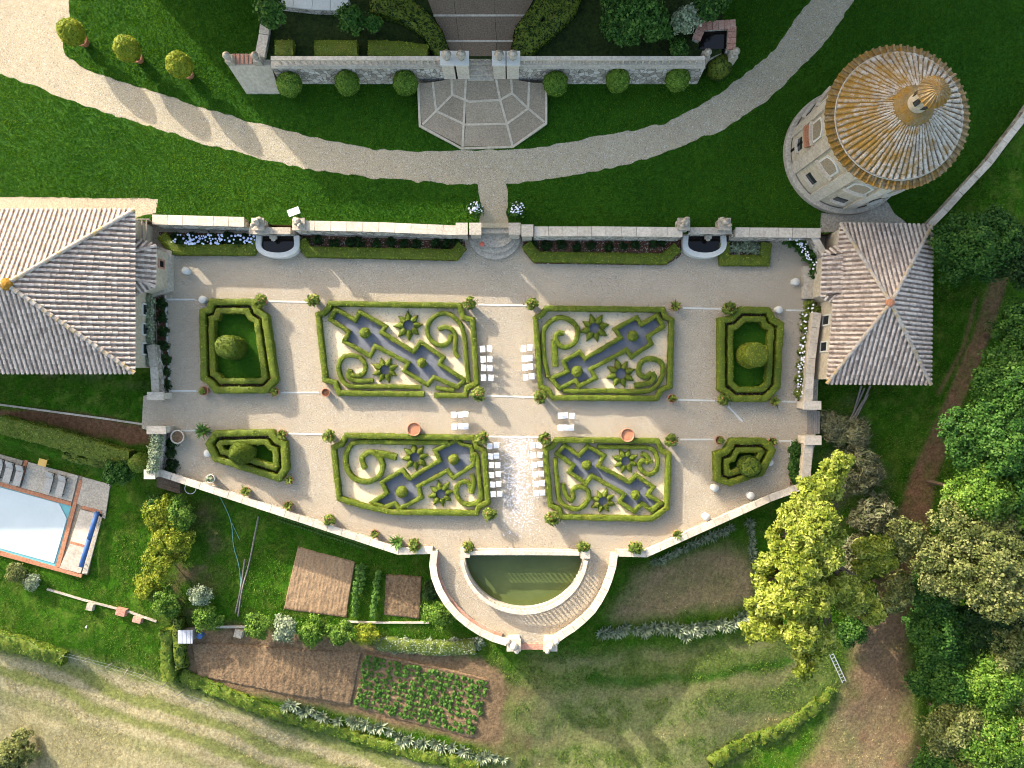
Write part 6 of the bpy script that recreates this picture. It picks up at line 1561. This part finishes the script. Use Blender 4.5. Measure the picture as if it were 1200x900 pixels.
for i in range(54):
    t = (i // 2) / 27; p = on(328 + 104 * t + random.uniform(-.5, .5), 606 + 34 * t + (i % 2) * 4); tag(put('seedling', LET, 'crop_leaf', None, (p.x, p.y, p.z)), 'small seedling in the double row below the parapet', 'seedling', 'seedlings below the parapet')

# ---- swimming pool and deck
pool = thing('swimming_pool', 'swimming pool under a pale cover with stone and terracotta surround', 'pool', at(60, 605, PZ))
dk = [(-60, 516), (130, 568), (101, 674), (-60, 633)]
D = atl(dk, PZ); w_in = atl([(-60, 553), (83, 592), (64, 664), (-60, 628)], PZ)
mb = MB(); mb.prism([(p.x, p.y) for p in D], PZ - 1.2, PZ - .08); mb.build('deck_base', 'paving', pool)
def deck(q, mat, name, h=.0):
    P = atl(q, PZ); mb = MB(); mb.prism(P, PZ - .1, PZ + h); mb.build(name, mat, pool)
def tl(a, b_, t): return (a[0] + (b_[0] - a[0]) * t, a[1] + (b_[1] - a[1]) * t)
# edges: outer top line O(t), inner top line Iw(t)
for (a, b_) in ((-60, -5), (-1, 26.5), (33, 91.5), (97, 129)):
    f_ = lambda x: 516 + (x + 60) * 52 / 190
    g_ = lambda x: 549.5 + (x + 60) * 39 / 143
    deck([(a, f_(a)), (b_, f_(b_)), (b_ - 7.5 if b_ < 120 else b_ - 6, g_(b_ - 7) - (1 if b_ < 120 else -9)), (a - 8, g_(a - 8) - 1)], 'stone', 'deck_panel')
deck([(94, 597), (114, 602), (103.5, 640), (82.5, 634)], 'pale_stone', 'deck_panel'); deck([(82, 637), (103, 642.5), (94, 672), (69.5, 665.5)], 'pale_stone', 'deck_panel'); deck([(116, 602), (120.5, 603), (102, 672), (96, 672)], 'stone', 'deck_panel')
for q in ([(-60, 548), (84, 588.5), (83, 593), (-60, 553)], [(93, 562), (97, 563.5), (70, 665), (65.5, 664)], [(97, 592.5), (120, 598.5), (119, 602.5), (95, 596)], [(83, 634), (104, 640), (103, 642.5), (82, 637)], [(-60, 628), (64, 664), (96, 673.5), (95, 677), (-60, 634.5)],
          [(29, 539), (33, 540), (23.5, 568), (20, 567)]):
    deck(q, 'terracotta', 'terracotta_strip', .012)
sheet('water', [Vector((p.x, p.y, PZ - .13 + .06)) for p in w_in], 'pool_water', kind=None, parent=pool)
cv = atl([(-60, 555), (69, 590), (78, 608), (63, 660), (-60, 626)], PZ); mb = MB(); mb.prism(cv, PZ - .05, PZ - .02); mb.build('pool_cover', 'pool_cover', pool)
# cover roller
a, c = at(114, 600, PZ + .45), at(95, 664, PZ + .45); rl_ = thing('cover_roller', 'blue wrapped pool cover roller at the pool end', 'roller', (a.x, a.y, PZ))
for s, t in (((a, a.lerp(c, .49))), ((a.lerp(c, .5), c))):
    mb = MB(); mb.tube(s, t, .2, n=14); mb.build('blue_roll', 'blue_cover', rl_, True)
for s in (a, c):
    mb = MB(); mb.tube((s.x - .2, s.y - .1, PZ), s, .03, n=6); mb.tube((s.x + .2, s.y + .1, PZ), s, .03, n=6); mb.build('roller_stand', 'zinc', rl_)
# sun loungers
def make_lounger():
    root = thing('sun_lounger', 'x', 'sun lounger')
    mb = MB(); mb.box((0, -.3, .3), (.62, 1.25, .07)); put('seat_cushion', mb.mesh('seat_cushion'), 'lounger_cloth', root)
    mb = MB(); mb.add([(-.31, .33, .28), (.31, .33, .28), (.31, .88, .66), (-.31, .88, .66), (-.31, .36, .22), (.31, .36, .22), (.31, .93, .61), (-.31, .93, .61)], [(0, 1, 2, 3), (7, 6, 5, 4), (0, 4, 5, 1), (1, 5, 6, 2), (2, 6, 7, 3), (3, 7, 4, 0)]); put('backrest', mb.mesh('backrest'), 'lounger_cloth', root)
    mb = MB(); mb.box((-.3, -.05, .24), (.04, 1.8, .05)); mb.box((.3, -.05, .24), (.04, 1.8, .05)); mb.box((0, .85, .24), (.6, .04, .05)); mb.box((0, .6, .3), (.6, .03, .1)); put('frame', mb.mesh('frame'), 'dark_metal', root)
    for sx in (-1, 1):
        for y in (-.75, .7): mb = MB(); mb.box((sx * .29, y, .11), (.04, .04, .22)); put('leg', mb.mesh('leg'), 'dark_metal', root)
    return root
LG = None
for px, py, lab in ((-2, 549, 'grey sun lounger, third of three beyond the terracotta strip'), (10, 553, 'grey sun lounger, middle of the three beside the pool'), (22, 557, 'grey sun lounger close to the terracotta strip'), (57, 565, 'grey sun lounger of the pair, nearer the three'), (71.5, 569, 'grey sun lounger of the pair, nearer the blue roller')):
    p = at(px, py, PZ + .3); LG = make_lounger() if LG is None else copy_tree(LG); LG.location = (p.x, p.y, PZ + .001); LG.rotation_euler = (0, 0, R(-15)); LG['label'] = lab; LG['group'] = 'sun loungers by the pool'
p = at(50, 542, PZ + .4); root = thing('side_table', 'small square yellow wooden table at the pool deck edge', 'table', (p.x, p.y, PZ)); zg = float(gz(p.x, p.y))
mb = MB(); mb.box((p.x, p.y, PZ + .42), (.72, .6, .05), R(-15)); mb.build('table_top', 'yellow_board', root)
for sx in (-1, 1):
    for sy in (-1, 1): mb = MB(); mb.box((p.x + sx * .25, p.y + sy * .2, (PZ + .4 + zg) / 2 - .03), (.05, .05, PZ + .4 - zg), R(-15)); mb.build('leg', 'yellow_board', root)
# stone blocks and slabs on the lawn below the pool
for px, py, s, lab, mt in ((108, 710, (.6, .6, .5), 'rough stone block against the lawn ledge', 'stone'), (144, 716, (.9, .65, .5), 'pair of brick coloured stones at the lawn ledge', 'brick'), (163, 725, (.8, .5, .5), 'brick coloured block at the ledge end', 'brick'), (98, 731, (.75, .75, .06), 'square pale paving slab lying on grass', 'white_stone'), (137, 704, (.4, .4, .05), 'small pale slab near the pool lawn', 'white_stone'), (281, 741, (.75, .75, .5), 'square stone well head by the soil strip', 'stone')):
    p = on(px, py); mb = MB(); mb.box((p.x, p.y, p.z + s[2] / 2 - .06), s, R(-14), taper=.9); tag(mb.build('stone_block' if s[2] > .1 else 'stone_slab', mt, loc=(p.x, p.y, p.z)), lab, 'stone')
def low_wall(lab, pts, h, w, mat, name='low_wall'):
    P = resample([on(*q) for q in pts], .6); L, Rr = offsets(P, w / 2, False); mb = MB()
    for i in range(len(P) - 1):
        z0, z1 = P[i].z, P[i + 1].z; vs = [(L[i].x, L[i].y, z0 - .3), (L[i + 1].x, L[i + 1].y, z1 - .3), (L[i + 1].x, L[i + 1].y, z1 + h), (L[i].x, L[i].y, z0 + h), (Rr[i].x, Rr[i].y, z0 - .3), (Rr[i + 1].x, Rr[i + 1].y, z1 - .3), (Rr[i + 1].x, Rr[i + 1].y, z1 + h), (Rr[i].x, Rr[i].y, z0 + h)]
        mb.add(vs, [(1, 0, 3, 2), (4, 5, 6, 7), (3, 7, 6, 2)] + ([(0, 4, 7, 3)] if i == 0 else []) + ([(5, 1, 2, 6)] if i == len(P) - 2 else []))
    tag(mb.build(name, mat, loc=tuple(P[0])), lab, 'wall')
low_wall('thin stone ledge across the lawn below the pool', [(56, 690), (100, 703), (150, 716), (184, 728)], .15, .16, 'stone')
low_wall('thin pale kerb wall above the flower border', [(0, 474), (60, 482), (120, 490), (168, 497)], .15, .16, 'stone')
low_wall('thin pale kerb wall above the row of bushes', [(400, 728), (450, 729), (503, 729)], .2, .14, 'pale_stone')
low_wall('pale kerb behind the soil strip', [(252, 734), (290, 734)], .2, .2, 'stone')
# shed, bench, hoop, hose, planks, ladder, logs, fence
p = on(224, 741); root = thing('corrugated_shed', 'small white corrugated roof shed beside the soil strip', 'shed', tuple(p))
mb = MB(); mb.box((p.x, p.y, p.z + .5), (1.0, .9, 1.1)); mb.build('shed_wall', 'grey_wood', root)
for k in range(7): mb = MB(); mb.box((p.x - .55 + k * .18, p.y, p.z + 1.1 + (k % 2) * .02), (.17, 1.15, .05)); mb.build('roof_sheet', 'zinc', root)
p = on(237, 743); mb = MB(); mb.lathe(p, [(.22, -.03), (.26, .5), (.24, .62), (.1, .66)], 12); tag(mb.build('barrel', 'blue_cover', loc=tuple(p)), 'small blue barrel beside the corrugated shed', 'barrel')
p = on(200, 568); root = thing('timber_stack', 'low stack of old brown boards below the parapet', 'timber', tuple(p))
for k in range(5): mb = MB(); mb.box((p.x, p.y - .35 + k * .2, p.z + .18 + (k % 2) * .03), (2.1, .18, .45), R(-17)); mb.build('board', 'bark', root)
p = on(224, 572, .5); mb = MB(); P = [Vector((p.x + .48 * math.cos(2 * math.pi * i / 24), p.y + .48 * math.sin(2 * math.pi * i / 24), p.z - .35)) for i in range(24)]
for i in range(24): mb.tube(P[i], P[(i + 1) % 24], .03, n=5)
for i in (0, 8, 16): mb.tube(P[i], (P[i].x, P[i].y, p.z - .6), .02, n=5)
tag(mb.build('hoop', 'white_paint', loc=tuple(p)), 'white metal hoop standing on bare earth below the parapet', 'hoop')
def line(name, lab, pts, r, mat, lift, cat):
    P = smooth_path([on(q[0], q[1], lift) for q in pts], 4); mb = MB()
    for a_, b2_ in zip(P[:-1], P[1:]): mb.tube(a_, b2_, r, n=5)
    tag(mb.build(name, mat, loc=tuple(P[0])), lab, cat)
line('garden_hose', 'thin green hose running through the kitchen garden grass', [(252, 572), (262, 590), (271, 612), (274, 640), (280, 662), (282, 685), (278, 710)], .035, 'hose', .04, 'hose')
line('garden_hose', 'short branch of green hose beside the plank path', [(272, 613), (279, 628), (281, 632)], .025, 'hose', .04, 'hose')
for pts, lab in (([(303, 605), (299, 625), (292, 660), (284, 690), (279, 722)], 'long grey plank edging in the kitchen garden'), ([(287, 655), (282, 690), (276, 718)], 'short grey plank edging in the kitchen garden')):
    line('plank_edging', lab, pts, .07, 'grey_wood', .03, 'edging')
a, c = on(972, 764, .3), on(988, 798, .25); root = thing('ladder', 'light metal ladder lying under the golden tree', 'ladder', tuple(a)); d = (c - a).normalized(); s = Vector((-d.y, d.x, 0)) * .17
for k in (-1, 1): mb = MB(); mb.tube(a + s * k, c + s * k, .03, n=6); mb.build('rail', 'zinc', root)
for k in range(9): q = a.lerp(c, (k + .5) / 9); mb = MB(); mb.tube(q - s, q + s, .02, n=5); mb.build('rung', 'zinc', root)
for k, (x0, y0, x1, y1) in enumerate(((1012, 455, 985, 515), (1016, 462, 990, 512), (1010, 470, 982, 518), (1008, 452, 1000, 480), (1018, 452, 1004, 486))):
    a, c = on(x0, y0, .15 + k * .03), on(x1, y1, .12 + k * .02); mb = MB(); mb.tube(a, c, .09, .06, 7); tag(mb.build('log', 'grey_wood', loc=tuple(a)), 'long grey pole in the pile beside the pavilion', 'pole', 'poles beside the pavilion')
P = [(80, 764), (105, 770), (132, 777), (150, 783), (170, 789), (195, 800), (215, 810), (250, 822)]
root = thing('wire_fence', 'sagging wire fence with leaning posts along the straw field', 'fence', tuple(on(*P[0])))
for q in P: g = on(*q); mb = MB(); mb.tube((g.x, g.y, g.z - .1), (g.x + random.uniform(-.25, .25), g.y + random.uniform(-.25, .25), g.z + 1.0), .045, .035, 6); mb.build('post', 'grey_wood', root)
for h in (.4, .85):
    mb = MB()
    for q0, q1 in zip(P[:-1], P[1:]): mb.tube(on(*q0, h), on(*q1, h), .005, n=4)
    mb.build('wire', 'zinc', root)
# forecourt trees
def ftree(px, py, r, h, zc, lf, lab, seed): tree('forecourt_tree', lab, px, py, zc, lob(5, r, h, seed), lf, int(60 * r * r) + 40, 24, .16, seed + 700, base=Vector((0, 0, FZ)), cr=.36)
ftree(317, 12, 1.2, 1.0, 2.2, 'wood_leaf', 'small round tree on the forecourt side wall', 1); ftree(411, 22, 1.0, 1.2, 2.0, 'wood_leaf', 'slender green shrub below the pale forecourt wall', 2)
ftree(437, 28, .5, .8, 1.2, 'wood_leaf', 'small upright shrub beside the hedge mound', 3); ftree(742, 12, 2.9, 1.4, 2.6, 'wood_leaf', 'broad green tree spreading over the forecourt', 4); ftree(805, 22, 1.1, .9, 1.8, 'silver_leaf', 'grey green shrub beside the brick tank', 5)
ftree(835, 5, 1.3, 1.0, 2.4, 'wood_leaf', 'bushy tree above the brick tank', 6); ftree(780, 32, 1.0, .6, 1.2, 'wood_leaf', 'loose shrub between the broad tree and the balustrade', 7); ftree(797, 56, .6, .5, .8, 'wood_leaf', 'small shrub behind the balustrade', 8)
# tall stone pines and cypresses beyond the villa, out of the frame, shading the pavilion side
for i, (px, r, zc) in enumerate(((905, 4.5, 19), (985, 5, 21), (1060, 4.5, 20), (760, 4, 23), (560, 3.5, 23))):
    b0 = at(px, -190 + 20 * (i % 2), LZ); tree('pine_tree', 'tall stone pine behind the villa, number %d along the ridge' % (i + 1) if False else 'tall stone pine rising behind the villa', 0, 0, zc, lob(7, r, 2.6, 800 + i), 'wood_leaf', 420, 24, .3, 800 + i, base=Vector((0, 0, LZ)), group='stone pines behind the villa', cr=.7, trunk_r=.4).location = (b0.x, b0.y, LZ)

# ---- grass: real blades on the lawns, rougher tufts on the slopes
def blades(name, lab, pts, h, mat, zfun, w=.022):
    n = len(pts); z = zfun(pts[:, 0], pts[:, 1]); a = RNG.uniform(0, 2 * np.pi, n); l = h * RNG.uniform(.5, 1.3, n); lean = RNG.uniform(.1, .9, n)
    B = np.stack([pts[:, 0], pts[:, 1], z - .01], 1); s = np.stack([-np.sin(a), np.cos(a), 0 * a], 1) * (w * RNG.uniform(.7, 1.4, n))[:, None]
    T = B + np.stack([np.cos(a) * lean * l, np.sin(a) * lean * l, l], 1)
    V = np.stack([B - s, B + s, T], 1).reshape(-1, 3)
    tag(put(name, np_mesh(name, V, np.arange(3 * n).reshape(n, 3), RNG.random(n)), mat), lab, 'grass', kind='stuff')
def scatter(n, x0, x1, y0, y1, keep):
    p = np.stack([RNG.uniform(x0, x1, n), RNG.uniform(y0, y1, n)], 1); return p[keep(p[:, 0], p[:, 1])]
lp = [(p.x, p.y) for p in LAWN]; dp = [(p.x, p.y) for p in drive]; fcp = [(p.x, p.y) for p in fc]
pp = [(p.x, p.y) for p in atl([(-200, 228), (184, 233), (183, 250), (150, 256), (-200, 250)], LZ)]; app = [(p.x, p.y) for p in atl(ribs[4], LZ)]; ptc = [(p.x, p.y) for p in atl([(962, 250), (1000, 252), (1040, 236), (1048, 250), (1062, 262), (985, 272), (962, 272)], LZ)]
L1 = scatter(330000, -44, 44, 11, 33, lambda x, y: inpoly(x, y, lp) & ~inpoly(x, y, dp) & ~inpoly(x, y, fcp) & ~inpoly(x, y, pp) & ~inpoly(x, y, app) & ~inpoly(x, y, ptc) & (np.hypot(x - TX, y - TY) > 5.1))
blades('lawn_grass', 'short green grass of the upper lawn', L1, .11, 'blade', lambda x, y: np.full(len(x), LZ), .042)
beds = [[(p.x, p.y) for p in atl(q, 0)] for q in ([(258, 367), (286, 367), (298, 378), (308, 440), (300, 447), (264, 447), (253, 440), (251, 373)], [(262, 516), (314, 516), (326, 530), (326, 547), (262, 532)], [(866, 374), (894, 374), (902, 386), (898, 448), (886, 458), (864, 458), (856, 448), (857, 386)], [(862, 528), (886, 528), (892, 536), (882, 548), (856, 556), (850, 550), (850, 538)])]
B1 = np.concatenate([scatter(9000, min(p[0] for p in q), max(p[0] for p in q), min(p[1] for p in q), max(p[1] for p in q), lambda x, y, q=q: inpoly(x, y, q)) for q in beds])
blades('bed_grass', 'short green grass inside the topiary beds', B1, .08, 'blade', lambda x, y: np.zeros(len(x)), .03)
tp_ = [(p.x, p.y) for p in TERR]; dkp = [(p.x, p.y) for p in D]
# follow the land use painted on the ground: green parts get green tufts, straw parts dry ones
ix = lambda x: np.clip(np.searchsorted(gx, x), 0, len(gx) - 1); iy = lambda y: np.clip(np.searchsorted(gy, y), 0, len(gy) - 1)
hx, hy = NE.x - .3, (SE.y + .3, NE.y - .3)
def base_keep(x, y): return ~inpoly(x, y, tp_) & ~inpoly(x, y, dkp) & ~inpoly(x, y, lp) & ~((x < hx) & (y > hy[0])) & ~inpoly(x, y, [(p.x, p.y) for p in c4])
S = scatter(420000, -45, 46, -35, 18, base_keep); cg = GROUND_COL[iy(S[:, 1]), ix(S[:, 0])]
green = (cg[:, 1] > cg[:, 0] * 1.12); k = fbm(S[:, 0], S[:, 1], .7, 81) > .33
blades('meadow_grass', 'rough green grass on the slopes below the garden', S[green & k], .13, 'rough_blade', gz, .032)
warm = (cg[:, 0] > cg[:, 1] * 1.05) & (cg[:, 1] > .18)
blades('dry_stubble', 'dry straw coloured stubble of the mown field', S[warm & (RNG.random(len(S)) < .8)], .10, 'dry_blade', gz, .03)

# loose stones lying on the gravel
def stones(name, lab, P, z, size):
    n = len(P); C = np.concatenate([P, np.full((n, 1), z)], 1)
    V, F = leaf_quads(C, np.tile([0, 0, 1.0], (n, 1)), size, 1.25, up=2, jit=.3); V[:, 2] = np.maximum(V[:, 2], z - .004)
    tag(put(name, np_mesh(name, V, F, RNG.random(len(F))), 'gravel_stone'), lab, 'gravel', kind='stuff')
pondp = [(p.x, p.y) for p in POND]
stones('gravel_stones', 'loose pale and dark stones of the garden gravel', scatter(130000, -31, 29, -22, 13, lambda x, y: inpoly(x, y, tp_) & ~inpoly(x, y, pondp) & (fbm(x, y, .8, 91) > .2)), .014, .062)
stones('drive_stones', 'loose stones of the gravel drive', scatter(150000, -44, 32, 14, 33, lambda x, y: inpoly(x, y, dp) & (fbm(x, y, .8, 92) > .2)), LZ + .024, .058)
